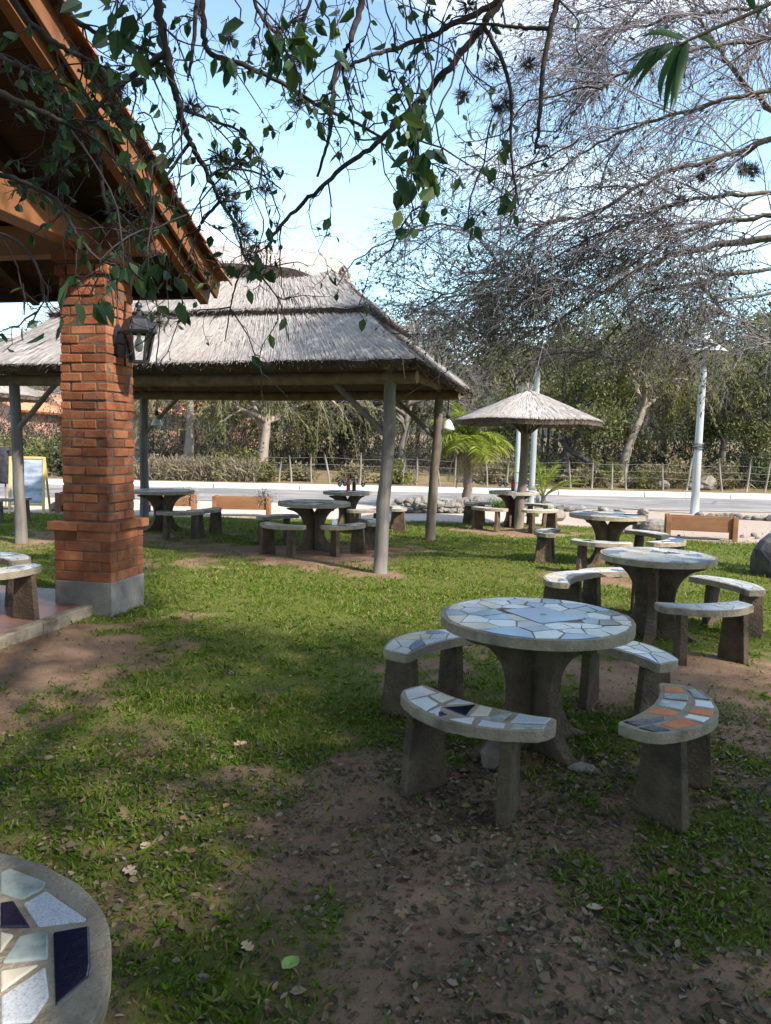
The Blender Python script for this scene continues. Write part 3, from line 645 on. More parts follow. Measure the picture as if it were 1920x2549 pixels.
b = MB(); b.beam(L2W((-.105,0,3.558)), L2W((-8,0,3.558)), .2, .28); b.build('beam', 'wood_orange', pav, bevel=.008)
# roof: eave beyond the pillar, rake rising towards the viewer
CR = at(538, 722, 8.25); d = ray(126, 62); r_ = d[0]/d[1]
s0 = (CR[0]-r_*CR[1])/(pu[0]-pu[1]*r_); zz = CH + d[2]/d[1]*(CR[1]-pu[1]*s0); slope = (zz-CR[2])/s0
SR = 5.2; sd = unit(np.array([-pu[0], -pu[1], slope])); nrm = unit(np.cross(sd, pv)); nrm *= np.sign(nrm[2]); ln = SR*math.hypot(1, slope)
def roofpt(s_, t_, h=0): return CR + sd*s_ + pv*t_ + nrm*h
ridge = roofpt(ln, 0); sd2 = unit(np.array([-pu[0], -pu[1], -slope])); nrm2 = unit(np.cross(pv, sd2)); nrm2 *= np.sign(nrm2[2])
def roofpt2(s_, t_, h=0): return ridge + sd2*s_ + pv*t_ + nrm2*h
roof = MB(); W_ = 9.
for f_, di, nn in ((roofpt, sd, nrm), (roofpt2, sd2, nrm2)):
    m = int(ln/.15)
    for q in range(m):
        s_ = (q+.5)*ln/m; roof.box(f_(s_, W_/2, .012), (ln/m-.006, W_, .024), np.stack([di, pv, nn], 1), 0)
    roof.box(f_(ln/2, W_/2, .045), (ln, W_, .03), np.stack([di, pv, nn], 1), 0)
rf = roof.build('roof', 'wood_dark', pav)
for f_, di, nn in ((roofpt, sd, nrm), (roofpt2, sd2, nrm2)):
    b = MB(); b.box(f_(ln/2, -.02, -.015), (ln, .035, .19), np.stack([di, pv, nn], 1)); b.build('fascia', 'wood_orange', rf, bevel=.005)
    b = MB(); b.box(f_(ln/2, .1, -.1), (ln, .09, .16), np.stack([di, pv, nn], 1)); b.build('rafter', 'wood_orange', rf, bevel=.005)
    for q in range(1, 9):
        b = MB(); b.box(f_(ln/2, .1+q*1., -.08), (ln, .08, .155), np.stack([di, pv, nn], 1)); b.build('rafter', 'wood_dark', rf)
b = MB(); b.box(roofpt(.012, W_/2+.1, -.05), (.03, W_-.2, .12), np.stack([sd, pv, nrm], 1)); b.build('eave_board', 'wood_dark', rf)
tl = MB(); a = np.linspace(0, PI, 7)
for f_, di, nn in ((roofpt, sd, nrm), (roofpt2, sd2, nrm2)):
    for c_ in range(41):
        n_t = int(ln/.34)
        for q in range(n_t):
            s0_ = -.05+q*.34; t0 = -.045+c_*.22+random.uniform(-.006, .006); h0 = .066+random.uniform(0, .006)
            P = []
            for s_, rr, hh in ((s0_, .088, h0+.016), (s0_+.39, .074, h0)):
                for th_ in (0, .014):
                    P += [f_(s_, t0, hh)+pv*(rr+th_)*math.cos(q_)+nn*(rr+th_)*math.sin(q_)*.75 for q_ in a]
            F = [(i_, i_+1, 15+i_, 14+i_) for i_ in range(6)]+[(7+i_, 21+i_, 22+i_, 8+i_) for i_ in range(6)]+[(i_, 7+i_, 8+i_, i_+1) for i_ in range(6)]+[(0,14,21,7),(6,13,27,20)]
            tl.add(P, F, 0, False)
tl.build('tiles', 'roof_tile', rf)
# patio slab
k = NT('patio_tile'); tc = k.n('TexCoord'); br = k.n('TexBrick', offset=0., squash=1.); k.l(tc.outputs['Object'], br.inputs[0])
for nm, v_ in (('Scale',1.),('Mortar Size',.008),('Brick Width',.42),('Row Height',.42),('Color1',(.22,.085,.06,1)),('Color2',(.3,.13,.095,1)),('Mortar',(.1,.07,.055,1)),('Bias',0.)): br.inputs[nm].default_value = v_
nz = k.noise(tc.outputs['Object'], 3, 6); k.l(k.mix(k.ramp(nz, [(.4,(0,0,0)),(.75,(1,1,1))]), br.outputs[0], (.21,.15,.14)), k.b.inputs['Base Color'])
k.b.inputs['Roughness'].default_value = .42; k.bump(br.outputs['Fac'], .4, -.004); mat['patio'] = k.m
def placed(mb, name, m_, loc, rz, **kw):
    o = mb.build(name, m_, **kw); o.location = loc; o.rotation_euler.z = rz; return o
pang = math.atan2(e1[1], e1[0])
mb = MB(); mb.box((-4.6,-4.4,.0), (9.18,9.42,.196)); tag(placed(mb, 'patio', 'patio', PC, pang, bevel=.004), kind='structure')
mb = MB()
for q in range(7): mb.box((.045,-.95-1.35*q+.6,.0), (.105,1.345,.2+random.uniform(0,.006)), jit=.005)
tag(placed(mb, 'patio_edge', 'concrete', PC, pang, bevel=.012), kind='structure')
# lantern on the pillar's right face
lc = L2W((.475,-.07,2.41)); lan = empty('wall_lantern', lc, 'black six sided wall lantern with clear panes on the brick pillar', 'lantern')
a6 = np.linspace(0, 2*PI, 6, endpoint=False)+.3
def hexr(r, z): return [lc+np.array([r*math.cos(q), r*math.sin(q), z]) for q in a6]
m = MB(); bt, tp = hexr(.085, .0), hexr(.14, .27)
for q in range(6):
    m.beam(bt[q], tp[q], .017, .017); m.beam(bt[q], bt[(q+1) % 6], .022, .022); m.beam(tp[q], tp[(q+1) % 6], .022, .022)
m.lathe([(0,-.02),(.05,-.015),(.085,.004),(0,.006)], 6, lc, smooth=False); m.build('frame', 'black_metal', lan)
m = MB(); G_ = hexr(.078, .012)+hexr(.133, .262); m.add(G_, [(q, (q+1) % 6, 6+(q+1) % 6, 6+q) for q in range(6)]); m.build('glass_panes', 'glass', lan)
m = MB(); m.lathe([(.168,.268),(.172,.285),(.15,.335),(.125,.385),(.07,.42),(.03,.43),(.026,.465),(0,.465)], 6, lc, smooth=False, R=rotz(.3)); m.lathe([(.168,.268),(.0,.3)], 6, lc, smooth=False, R=rotz(.3)); cp = m.build('cap', 'black_metal', lan, bevel=.004)
m = MB(); m.lathe([(0,.462),(.03,.475),(.014,.49),(.034,.51),(.03,.535),(.012,.55),(0,.575)], 12, lc); m.build('finial', 'black_metal', cp)
m = MB(); m.lathe([(0,.09),(.03,.1),(.04,.15),(.034,.19),(.02,.22),(.02,.27),(0,.27)], 14, lc); m.build('bulb', 'ceramic', lan)
m = MB(); bp = L2W((.256,-.07,2.62))
for dz, s_ in ((0, 1.),):
    pr = [(0,-.17),(.035,-.14),(.03,-.09),(.055,-.04),(.06,.03),(.045,.09),(.02,.13),(.0,.145)]
    poly = pr+[(-x_, z_) for x_, z_ in pr[::-1][1:-1]]
    m.prism(poly, -.012, .016, lambda V: bp + np.stack([V[:,1]*0, V[:,0], V[:,1]], 1) @ PR.T + V[:,2:3]*e1)
m.build('back_plate', 'black_metal', lan, bevel=.004)
m = MB(); m.tube(resample([bp+e1*.01+ez*.06, bp+e1*.1+ez*.1, bp+e1*.18+ez*.23, lc+ez*.45], 10), .009, 6); m.tube(resample([bp+e1*.01-ez*.03, bp+e1*.06-ez*.05, bp+e1*.1+ez*.02], 8), .008, 6); m.build('arm', 'black_metal', lan)
m = MB(); m.tube([bp+e2*.0+e1*.004+ez*.14, L2W((.258,-.075,3.16))], .006, 5); m.tube(resample([L2W((.262,.06,3.0)), L2W((.262,.055,2.7)), L2W((.262,.05,2.38))], 6), .009, 5); m.build('cable', 'black_metal', lan)

# ------------------------------------------------------------------ thatch
def quad_grid(p00, p10, p01, p11, nu, nv):
    u = np.linspace(0, 1, nu)[:,None,None]; v = np.linspace(0, 1, nv)[None,:,None]
    return (1-u)*(1-v)*p00+u*(1-v)*p10+(1-u)*v*p01+u*v*p11
def thatch_panel(mb, bl, br, tl, tr, nu, nv, nstraw, th=.11, L=(.25,.55), amp=.018, lift=.003):
    """one sloping thatched plane: bl-br the lower edge, tl-tr the upper; bumpy top, thick ragged lower edge, straws lying down the slope"""
    bl, br, tl, tr = map(np.array, (bl, br, tl, tr)); G_ = quad_grid(bl, br, tl, tr, nu, nv)
    N_ = unit(np.cross((br-bl), ((tl+tr)-(bl+br)))); N_ = N_*np.sign(N_[2])
    s_ = np.linalg.norm(G_-bl, axis=-1); h = (rng.random((nu, nv))-.5)*amp+ (fbm(s_*1.3+bl[0], np.broadcast_to(np.linspace(0,1,nv),(nu,nv))*2+bl[1], 1.)-.45)*.06
    sl_ = unit((bl+br)-(tl+tr)); G_[:,0] += sl_*rng.uniform(-.035, .03, (nu, 1))-ez*rng.uniform(0, .02, (nu, 1)); top = G_+N_*h[...,None]; i = np.arange(nu-1)[:,None]*nv; j = np.arange(nv-1)[None]
    F = np.stack([i+j, i+nv+j, i+nv+j+1, i+j+1], -1).reshape(-1, 4)
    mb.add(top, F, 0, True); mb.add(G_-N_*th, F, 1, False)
    e = np.stack([top[:,0], G_[:,0]-N_*th+(bl-tl)*0], 0).reshape(-1, 3); k_ = np.arange(nu-1)[:,None]
    mb.add(e, np.concatenate([k_, k_+nu, k_+nu+1, k_+1], 1), 1)
    # straws
    u = rng.random(nstraw); v = rng.random(nstraw)**.9; wd = np.linalg.norm(br-bl)
    P = ((1-u)*(1-v))[:,None]*bl+(u*(1-v))[:,None]*br+((1-u)*v)[:,None]*tl+(u*v)[:,None]*tr
    D = unit(((1-u)[:,None]*(bl-tl)+u[:,None]*(br-tr)))+rng.normal(size=(nstraw, 3))*.05; D = unit(D)
    ll = np.minimum(rng.uniform(*L, nstraw), v*np.linalg.norm(tl-bl)+.015); st = P+N_*rng.uniform(.006, .018, (nstraw, 1)); en = st+D*ll[:,None]+N_*rng.uniform(-.004, lift*1.6, (nstraw, 1))
    md = (st+en)/2+N_*rng.uniform(0, lift, (nstraw, 1)); Sd = unit(np.cross(D, N_))
    strips(mb, np.stack([st, md, en], 1), np.stack([np.full(nstraw, .006), rng.uniform(.006, .012, nstraw), np.full(nstraw, .005)], 1), Sd, 0)
    # ragged butt ends along the lower edge
    n = int(wd*60); u = rng.random(n); Pe = bl+(br-bl)*u[:,None]-N_*rng.uniform(-.01, th, (n, 1)); De = unit(unit((bl-tl)*(1-u)[:,None]+(br-tr)*u[:,None])+rng.normal(size=(n, 3))*.16)
    ll = rng.uniform(.015, .09, n)**1.0; Sd = unit(np.cross(De, N_+rng.normal(size=(n, 3))*.4))
    strips(mb, np.stack([Pe-De*.06, Pe+De*ll[:,None]*.5, Pe+De*ll[:,None]], 1), np.stack([np.full(n, .016), np.full(n, .014), np.full(n, .006)], 1), Sd, 1)
gv, gu = np.array([-.94,.341,0]), np.array([.24,.97,0]); FR = np.array([-.06,9.91,0]); BR = np.array([.79,13.35,0]); FL = FR+6.05*gv; BL = BR+6.05*gv
gaz = empty('thatched_gazebo', (FR+BL)/2, 'large thatched gazebo with three reed tiers on grey log posts behind the brick pillar', 'gazebo')
def log(mb, P, r0, r1, sides=12, nz=9, wob=.008):
    P = resample(P, nz); P[1:-1] += rng.normal(size=(nz-2, 3))*wob*np.array([1,1,.2]); mb.tube(P, np.linspace(r0, r1, nz)*(1+rng.normal(size=nz)*.02), sides)
PZ = 2.52
for q, (b_, top_, r0) in enumerate(((FR, FR+np.array([.1,.02,0]), .092), (BR, BR+np.array([.11,.0,0]), .09), (FL, FL+np.array([-.06,0,0]), .092), (BL, BL+np.array([.02,0,0]), .095))):
    m = MB(); log(m, [b_-ez*.1, (b_+top_)/2+ez*PZ*.5, top_+ez*(PZ+.13)], r0, r0*.84); m.build('post', 'post_wood' if q != 1 else 'pole_brown', gaz)
top = [FR+np.array([.1,.02,PZ+.02]), BR+np.array([.11,0,PZ+.02]), BL+ez*(PZ+.02), FL+np.array([-.06,0,PZ+.02])]
for a_, b_ in ((0,3),(1,2)):
    m = MB(); log(m, [top[a_]-gv*.35, (top[a_]+top[b_])/2-ez*.02, top[b_]+gv*.35], .085, .085); m.build('beam', 'beam_brown', gaz)
for a_, b_ in ((0,1),(3,2)):
    m = MB(); log(m, [top[a_]-gu*.45+ez*.15, (top[a_]+top[b_])/2+ez*.15, top[b_]+gu*.45+ez*.15], .08, .08); m.build('beam', 'beam_brown', gaz)
for p_, dv in ((0, gv), (3, -gv), (1, gv), (2, -gv)):
    m = MB(); log(m, [top[p_]-ez*.75+dv*.05, top[p_]+dv*.85-ez*.03], .045, .04, 8, 5, .004); m.build('brace', 'pole_brown' if p_ != 2 else 'beam_brown', gaz)
oh = .55; ZE = 2.70; EC = [FR-gv*oh-gu*oh, BR-gv*oh+gu*oh, BL+gv*oh+gu*oh, FL+gv*oh-gu*oh]; EC = [p+ez*z_ for p, z_ in zip(EC, (ZE, ZE-.03, ZE, ZE+.04))]
RM = (FR+BR)/2; RR = RM+gv*1.55+ez*4.33; RL = RM+gv*4.7+ez*4.55
def hip(f, off): return [EC[0]+(RR-EC[0])*f+ez*off, EC[1]+(RR-EC[1])*f+ez*off, EC[2]+(RL-EC[2])*f+ez*off, EC[3]+(RL-EC[3])*f+ez*off]
m = MB()
for f0, f1, off, out, nv, ns in ((0, .56, .0, 0, 14, 1.), (.42, .92, .14, .03, 12, 1.)):
    A = hip(f0, off-out*.4); B_ = hip(f1, off+.0)
    for (a_, b_), dens in (((3,0), 1.), ((0,1), .9), ((1,2), .3), ((2,3), .5)):
        wd = np.linalg.norm(A[a_]-A[b_]); thatch_panel(m, A[a_], A[b_], B_[a_], B_[b_], int(wd*9)+2, nv, int(1300*wd*dens*ns))
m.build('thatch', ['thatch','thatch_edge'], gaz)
m = MB()                                                        # rolled ridge cap: a saddle of reed bent over the ridge
rx = unit(RL-RR); fz = unit(np.cross(rx, ez)); E0, E1 = RR-rx*.4, RL+rx*.4; prof = [(-.58,-.09),(-.48,.07),(-.27,.22),(-.1,.29),(0,.31),(.1,.29),(.27,.22),(.48,.07),(.58,-.09)]
pts = [[E0+(E1-E0)*t+fz*a_*(1-.35*(abs(t-.5)*2)**6)+ez*(b_+.06-.27*(abs(t-.5)*2)**4+.015*math.sin(t*23+a_*3)) for a_, b_ in prof] for t in np.linspace(0, 1, 30)]
Gp = np.array(pts); i = np.arange(29)[:,None]*9; j = np.arange(8)[None]; m.add(Gp.reshape(-1, 3), np.stack([i+j, i+j+1, i+9+j+1, i+9+j], -1).reshape(-1, 4), 0, True)
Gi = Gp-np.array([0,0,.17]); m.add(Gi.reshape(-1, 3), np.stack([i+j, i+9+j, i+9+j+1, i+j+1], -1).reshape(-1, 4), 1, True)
for sgn in (0, 8):
    m.add(np.concatenate([Gp[:, sgn], Gi[:, sgn]]), [(q, q+1, 31+q, 30+q) for q in range(29)], 1)
    mid = 4; A_ = Gp[:, sgn]; n = 900; t = rng.uniform(0, 28.99, n); ii = t.astype(int); fr = (t-ii)[:,None]; v = rng.random((n, 1))
    lo = Gp[ii, sgn]*(1-fr)+Gp[ii+1, sgn]*fr; hi = Gp[ii, 4]*(1-fr)+Gp[ii+1, 4]*fr; q1 = Gp[ii, (sgn+4)//2]*(1-fr)+Gp[ii+1, (sgn+4)//2]*fr
    st = hi*v+q1*(1-v)+ez*.02; en = q1*v*.9+lo*(1-v*.9)+ez*.01
    strips(m, np.stack([st, (st+en)/2+ez*.03, en], 1), np.tile([.012,.015,.006], (n, 1)), np.tile(rx, (n, 1)), 0)
    n = 700; t = rng.uniform(0, 28.99, n); ii = t.astype(int); fr = (t-ii)[:,None]; lo = Gp[ii, sgn]*(1-fr)+Gp[ii+1, sgn]*fr
    dn = unit(np.array(fz*(1 if sgn else -1)*.6-ez)+rng.normal(size=(n, 3))*.18); lo = lo-ez*rng.uniform(0, .17, (n, 1)); strips(m, np.stack([lo-dn*.05+rng.normal(size=(n, 3))*.01, lo, lo+dn*rng.uniform(.01, .05, (n, 1))], 1), np.tile([.016,.014,.006], (n, 1)), np.tile(rx, (n, 1)), 1)
for e_ in (0, 29):
    cen = Gp[e_].mean(0); n = 320; j = rng.integers(0, 9, n); b_ = Gp[e_, j]*rng.uniform(.5, 1, (n, 1)); st = cen*0+b_+cen*(1-0)*0
    st = cen+(Gp[e_, j]-cen)*rng.random((n, 1)); dn = unit((-rx if e_ == 0 else rx)*.6-ez*.8+rng.normal(size=(n, 3))*.2); Sd = unit(np.cross(dn, rng.normal(size=(n, 3))))
    strips(m, np.stack([st-dn*.015, st+dn*.05, st+dn*rng.uniform(.08, .18, (n, 1))], 1), np.tile([.016,.014,.006], (n, 1)), Sd, 0)
    m.add(np.vstack([Gp[e_], [cen]]), [(q, q+1, 9) for q in range(8)], 1)
m.build('ridge_cap', ['thatch','thatch_edge'], gaz)
ra = MB()
for t in np.linspace(.06, .94, 9):
    a_ = EC[3]+(EC[0]-EC[3])*t; b_ = RL+(RR-RL)*min(1, max(0, (t-.2)/.6)); m = MB(); a_ = a_+(b_-a_)*.12; log(m, [a_-ez*.19, b_-ez*.22], .045, .04, 7, 4, .005); m.build('rafter', 'beam_brown', gaz)
for t in np.linspace(.02, .9, 5):
    a_ = EC[0]+(EC[1]-EC[0])*t; m = MB(); a_ = a_+(RR-a_)*.06; log(m, [a_-ez*.17+gv*-.05, RR-ez*.25], .042, .04, 7, 4, .005); m.build('rafter', 'pole_brown', gaz)

def umbrella(base, R_, ze, zt, lean, label, nst=5000):
    """round reed parasol on one log"""
    u_ = empty('thatched_umbrella', base, label, 'umbrella'); base = np.array(base); tp_ = base+np.array([lean[0], lean[1], zt])
    m = MB(); log(m, [base-ez*.1, base+np.array([lean[0]*.5, lean[1]*.5, zt*.45]), base+np.array([lean[0], lean[1], zt-.12])], .1, .08); m.build('pole', 'pole_brown', u_)
    m = MB(); na, nr = 60, 12; a_ = np.linspace(0, 2*PI, na, endpoint=False); fr = np.linspace(.02, 1, nr)
    def pt(a, f, off=0.):
        r = R_*f*(1+.02*np.sin(3*a+1)); z = zt-(zt-ze)*(f**1.08) + .012*np.sin(5*a) + off
        return np.stack([tp_[0]+r*np.cos(a), tp_[1]+r*np.sin(a), base[2]+z], -1)
    A_, F_ = np.meshgrid(a_, fr, indexing='ij'); top_ = pt(A_, F_, 0)+rng.normal(size=(na, nr, 3))*.007; bot = pt(A_, F_, -.1)
    i = np.arange(na)[:,None]; i2 = (i+1) % na; j = np.arange(nr-1)[None]
    Fc = np.stack([i*nr+j, i*nr+j+1, i2*nr+j+1, i2*nr+j], -1).reshape(-1, 4)
    m.add(top_, Fc, 0, True); m.add(bot, Fc, 1, True)
    ed = np.stack([top_[:,-1], bot[:,-1]], 0).reshape(-1, 3); k_ = np.arange(na)[:,None]; k2 = (k_+1) % na; m.add(ed, np.concatenate([k_, k2, k2+na, k_+na], 1), 1)
    q = rng.uniform(0, 2*PI, nst); f0 = np.sqrt(rng.random(nst))*.93; f1 = np.minimum(f0+rng.uniform(.15, .4, nst), 1.03); lf = rng.uniform(.004, .03, nst)
    st = pt(q, f0, .004); en = pt(q+rng.normal(size=nst)*.02, f1, 0)+ez*lf[:,None]; md = (st+en)/2+ez*.012
    strips(m, np.stack([st, md, en], 1), np.tile([.006,.014,.005], (nst, 1)), np.stack([-np.sin(q), np.cos(q), 0*q], 1), 0)
    n = 700; q = rng.uniform(0, 2*PI, n); st = pt(q, np.full(n, .97), 0)-ez*rng.uniform(0, .1, (n, 1)); dd = np.stack([np.cos(q), np.sin(q), np.full(n, -.4)], 1)+rng.normal(size=(n, 3))*.15
    strips(m, np.stack([st, st+dd*.04, st+dd*rng.uniform(.05, .1, (n, 1))], 1), np.tile([.016,.014,.006], (n, 1)), np.stack([-np.sin(q), np.cos(q), 0*q], 1), 1)
    m.build('canopy', ['thatch','thatch_edge'], u_)
    m = MB(); n = 130; q = rng.uniform(0, 2*PI, n); dd = np.stack([np.cos(q)*.7, np.sin(q)*.7, rng.uniform(.25, 1.3, n)], 1); st = np.tile(tp_-ez*.06, (n, 1))
    P = grow(st, dd, rng.uniform(.1, .34, n), 4, .12, .12); strips(m, P, taper(n, 4, .008, .4), np.stack([-np.sin(q), np.cos(q), 0*q], 1)); m.build('straw_tuft', 'thatch', u_)
    for q in np.linspace(0, 2*PI, 10, endpoint=False)+.2:
        m = MB(); a0 = base+np.array([lean[0]*.8, lean[1]*.8, ze-.26])+np.array([math.cos(q), math.sin(q), 0])*.07; e_ = pt(np.array(q), np.array(.45), -.11)
        log(m, [a0, e_], .026, .022, 6, 3, .0); m.build('strut', 'pole_brown', u_)
        m = MB(); log(m, [tp_-ez*.15, pt(np.array(q+.3), np.array(.97), -.115)], .022, .02, 6, 3, .0); m.build('rafter', 'beam_brown', u_)
    m = MB(); q = np.linspace(0, 2*PI, 40); m.tube(pt(q, np.full(40, .8), -.13), .02, 6, cap=False); m.build('ring', 'wood_orange', u_)
    return u_
ub = gp(1290, 1317); umbrella(ub, 1.45, 2.2, 2.8, (.12, .02), 'round thatched umbrella on a single brown log beside the palm')
umbrella((-10.15, 19., 0), 1.62, 2.66, 3.35, (0, 0), 'second thatched umbrella at the far left edge, only the side of its reed roof showing', 3000)
# ------------------------------------------------------------------ trees beyond the road
def bx(px, Y): return at(px, 1150, Y)[0]
def tree(px, Y, h, cr, fol, bark, style, label, cat='tree', lean=0., th=None, tr=.16, nlimb=9, nst=420, lv=34, ls=.15, group='trees beyond the road', name=None, x=None, seed_up=0.):
    x = bx(px, Y) if x is None else x; z0 = float(hgt(x, Y)); base = np.array([x, Y, z0]); th = th or h*.27
    t = empty(name or {'weep':'drooping_tree','round':'leafy_tree','bare':'bare_tree'}[style], base, label, cat, group)
    topp = base+np.array([lean, rng.normal()*.15, th]); tp = resample([base-ez*.15, base+np.array([lean*.35+rng.normal()*.08, 0, th*.5]), topp, topp+np.array([lean*.2, 0, h*.16])], 9)
    m = MB(); m.tube(tp, np.linspace(tr*1.25, tr*.6, 9), 8)
    az = np.linspace(0, 2*PI, nlimb, endpoint=False)+rng.normal(size=nlimb)*.3; el = rng.uniform(.2, 1.25, nlimb)+seed_up
    P0 = tp[rng.integers(5, 9, nlimb)]; D0 = np.stack([np.cos(az)*np.cos(el), np.sin(az)*np.cos(el), np.sin(el)], 1)
    Ll = rng.uniform(.75, 1.1, nlimb)*np.sqrt((cr*np.cos(el))**2+((h-th)*np.sin(el))**2)
    L1 = grow(P0, D0, Ll, 8, .03, .16); tubes(m, L1, taper(nlimb, 8, tr*.5, .25), 6)
    p, T = on_curves(L1, 7, .25, 1.); L2 = grow(p, fork(T, .9, .1), rng.uniform(.25, .5, len(p))*cr, 6, .08, .2); tubes(m, L2, taper(len(p), 6, tr*.14, .3), 4)
    m.build('trunk', bark, t)
    m = MB(); per = max(1, nst//len(p)); q, T2 = on_curves(L2, per, .25, 1.)
    if style == 'round':
        n = len(q)*lv; c = np.repeat(q, lv, 0)+rng.normal(size=(n, 3))*np.array([.3,.3,.22])*(cr/2.6)
        leaves(m, c, rng.normal(size=(n, 3))+np.array([0,0,-.3]), rng.uniform(.6, 1.3, n)*ls, rng.uniform(.35, .6, n)*ls)
        mats_ = [fol]
    elif style == 'weep':
        S_ = grow(q, fork(T2, .9), rng.uniform(.7, 2.2, len(q))*min(1., cr/3), 7, .34, .12); tubes(m, S_, taper(len(q), 7, .012, .4), 3, 1)
        b_, T3 = on_curves(S_, lv, .1, 1.); n = len(b_); leaves(m, b_+rng.normal(size=(n, 3))*.05, T3*.9+rng.normal(size=(n, 3))*.45, rng.uniform(.6, 1.3, n)*ls*1.1, rng.uniform(.3, .5, n)*ls*.7); mats_ = [fol, 'twig_tan']
    else:
        S_ = grow(q, fork(T2, .8), rng.uniform(.5, 1.4, len(q)), 6, .06, .22); tubes(m, S_, taper(len(q), 6, .014, .35), 3, 1)
        b_, T3 = on_curves(S_, 3, .2, 1.); S2 = grow(b_, fork(T3, .8), rng.uniform(.25, .6, len(b_)), 4, .1, .2); tubes(m, S2, taper(len(b_), 4, .008, .4), 3, 1)
        b_, T3 = on_curves(S2, max(1, lv//6), .1, 1.); n = len(b_); leaves(m, b_, rng.normal(size=(n, 3)), rng.uniform(.5, 1.1, n)*ls*.7, rng.uniform(.3, .5, n)*ls*.7); mats_ = [fol, 'twig_grey']
    m.build('crown', mats_, t); return t
E_ = 'beyond the road'
for a in (
 (335, 34, 8.2, 2.6, 'grey','bark_pale','bare','pale leafless tree showing in the gap between brick pillar and gazebo post'),
 (462, 30.5, 7.6, 3.0, 'tan','bark_pale','weep','drooping grey green tree with straight pinkish trunk behind the brushwood fence'),
 (560, 38, 6.8, 3.0, 'dark','bark_dark','round','dark evergreen to the right of the pinkish trunk'),
 (655, 29.6, 6.6, 3.0, 'olive','bark_pale','weep','olive drooping tree with pale twisted forking trunk'),
 (600, 46, 9.5, 3.6, 'olive','bark','round','tall olive crown rising behind the twisted tree'),
 (770, 40, 8.2, 3.4, 'yellowgreen','bark','weep','yellowish drooping tree seen under the gazebo brace'),
 (850, 35, 5.6, 2.6, 'dark','bark_dark','round','low dark tree filling the shade behind the wine table'),
 (905, 42, 8.6, 3.2, 'olive','bark','round','mid green tree between the two right gazebo posts'),
 (1010, 33, 6.6, 2.8, 'tan','bark','bare','brownish twiggy tree right of the rear gazebo post'),
 (1085, 38, 8.2, 3.0, 'grey','bark','bare','grey leafless tree behind the tall palm'),
 (1170, 44, 9.5, 3.6, 'tan','bark','weep','tan drooping tree above the round umbrella roof'),
 (1290, 40, 8.8, 3.2, 'olive','bark','round','olive tree right above the umbrella top'),
 (1385, 46, 10.4, 4.0, 'yellowgreen','bark','round','tall bright green tree behind the umbrella, its top meeting the overhanging twigs'),
 (1395, 30.5, 6.4, 2.6, 'olive','bark_dark','round','dark double trunked tree behind the small palm'),
 (1500, 42, 8.8, 3.4, 'green','bark','round','fresh green tree between umbrella and leaning trunk'),
 (1548, 30.5, 6.8, 3.1, 'yellowgreen','bark_pale','weep','yellow green weeping tree with a leaning pale trunk'),
 (1650, 38, 8.0, 3.2, 'tan','bark','weep','tan drooping tree just left of the street lamp'),
 (1735, 46, 9.8, 3.8, 'olive','bark','round','tall olive tree behind the street lamp'),
 (1800, 32.5, 6.2, 2.8, 'grey','bark','bare','greyish thorny tree right of the street lamp'),
 (1880, 34.5, 7.4, 3.2, 'green','bark_dark','round','dense green tree at the right edge beyond the fence'),
 (1965, 31, 6.8, 3.0, 'olive','bark','round','olive tree cut by the right edge of the picture'),
 (1040, 50, 9.2, 4.0, 'olive','bark','round','distant olive crown behind the gazebo corner'),
 (1590, 54, 11, 4.4, 'olive','bark','round','distant broad crown behind the weeping tree'),
 (1860, 54, 11, 4.4, 'dark','bark','round','distant dark crown at the far right'),
 (700, 54, 9.6, 4.2, 'grey','bark','bare','distant grey leafless crown over the gazebo interior'),
 (240, 50, 8.8, 3.6, 'grey','bark','bare','distant grey tree hidden by the brick pillar'),
 (118, 62, 11.5, 2.4, 'dark','bark_dark','round','slender feathery dark tree against white sky above the orange roof'),
 (150, 75, 8.5, 4.5, 'grey','bark','bare','grey wooded clump between orange roof and pillar'),
 (440, 48, 8.4, 3.2, 'rust','bark','round','tree with rusty autumn leaves near the hidden house')):
    px, Y, h, cr, fol, bark, st, lb = a
    kw = {}
    if px == 1548: kw = dict(lean=.75, th=2.7, tr=.17)
    elif px == 462: kw = dict(lean=.1, th=3.6, tr=.17)
    elif px == 655: kw = dict(lean=.12, th=1.9, tr=.2, nlimb=11)
    elif px == 1395: kw = dict(lean=.3, th=1.5, tr=.18)
    elif px == 118: kw = dict(nlimb=7, nst=60, th=5.5, lv=30)
    if Y > 41: kw.setdefault('nst', 300); kw['ls'] = .22
    elif st == 'round': kw.setdefault('nst', 400)
    tree(px, Y, h, cr, fol, bark, st, lb, **kw)
# one leaning dead trunk
q = gp(1440, 1200); m = MB(); a_ = at(1425, 1125, 29.2); b_ = at(1525, 1212, 28.6); b_[2] = .15
t = empty('leaning_trunk', b_, 'dark bare trunk leaning low over the bank behind the small palm', 'trunk'); m.tube(resample([b_-ez*.2, b_*.5+a_*.5+ez*.18, a_, a_+np.array([-.5,0,.45])], 10), np.linspace(.14, .07, 10), 8); m.build('stem', 'bark_dark', t)
L1 = grow(np.tile(a_, (5, 1)), rng.normal(size=(5, 3))+np.array([-.3,0,1]), 1.4, 7, .03, .2); m = MB(); tubes(m, L1, taper(5, 7, .05, .2), 5); m.build('branch', 'bark_dark', t)
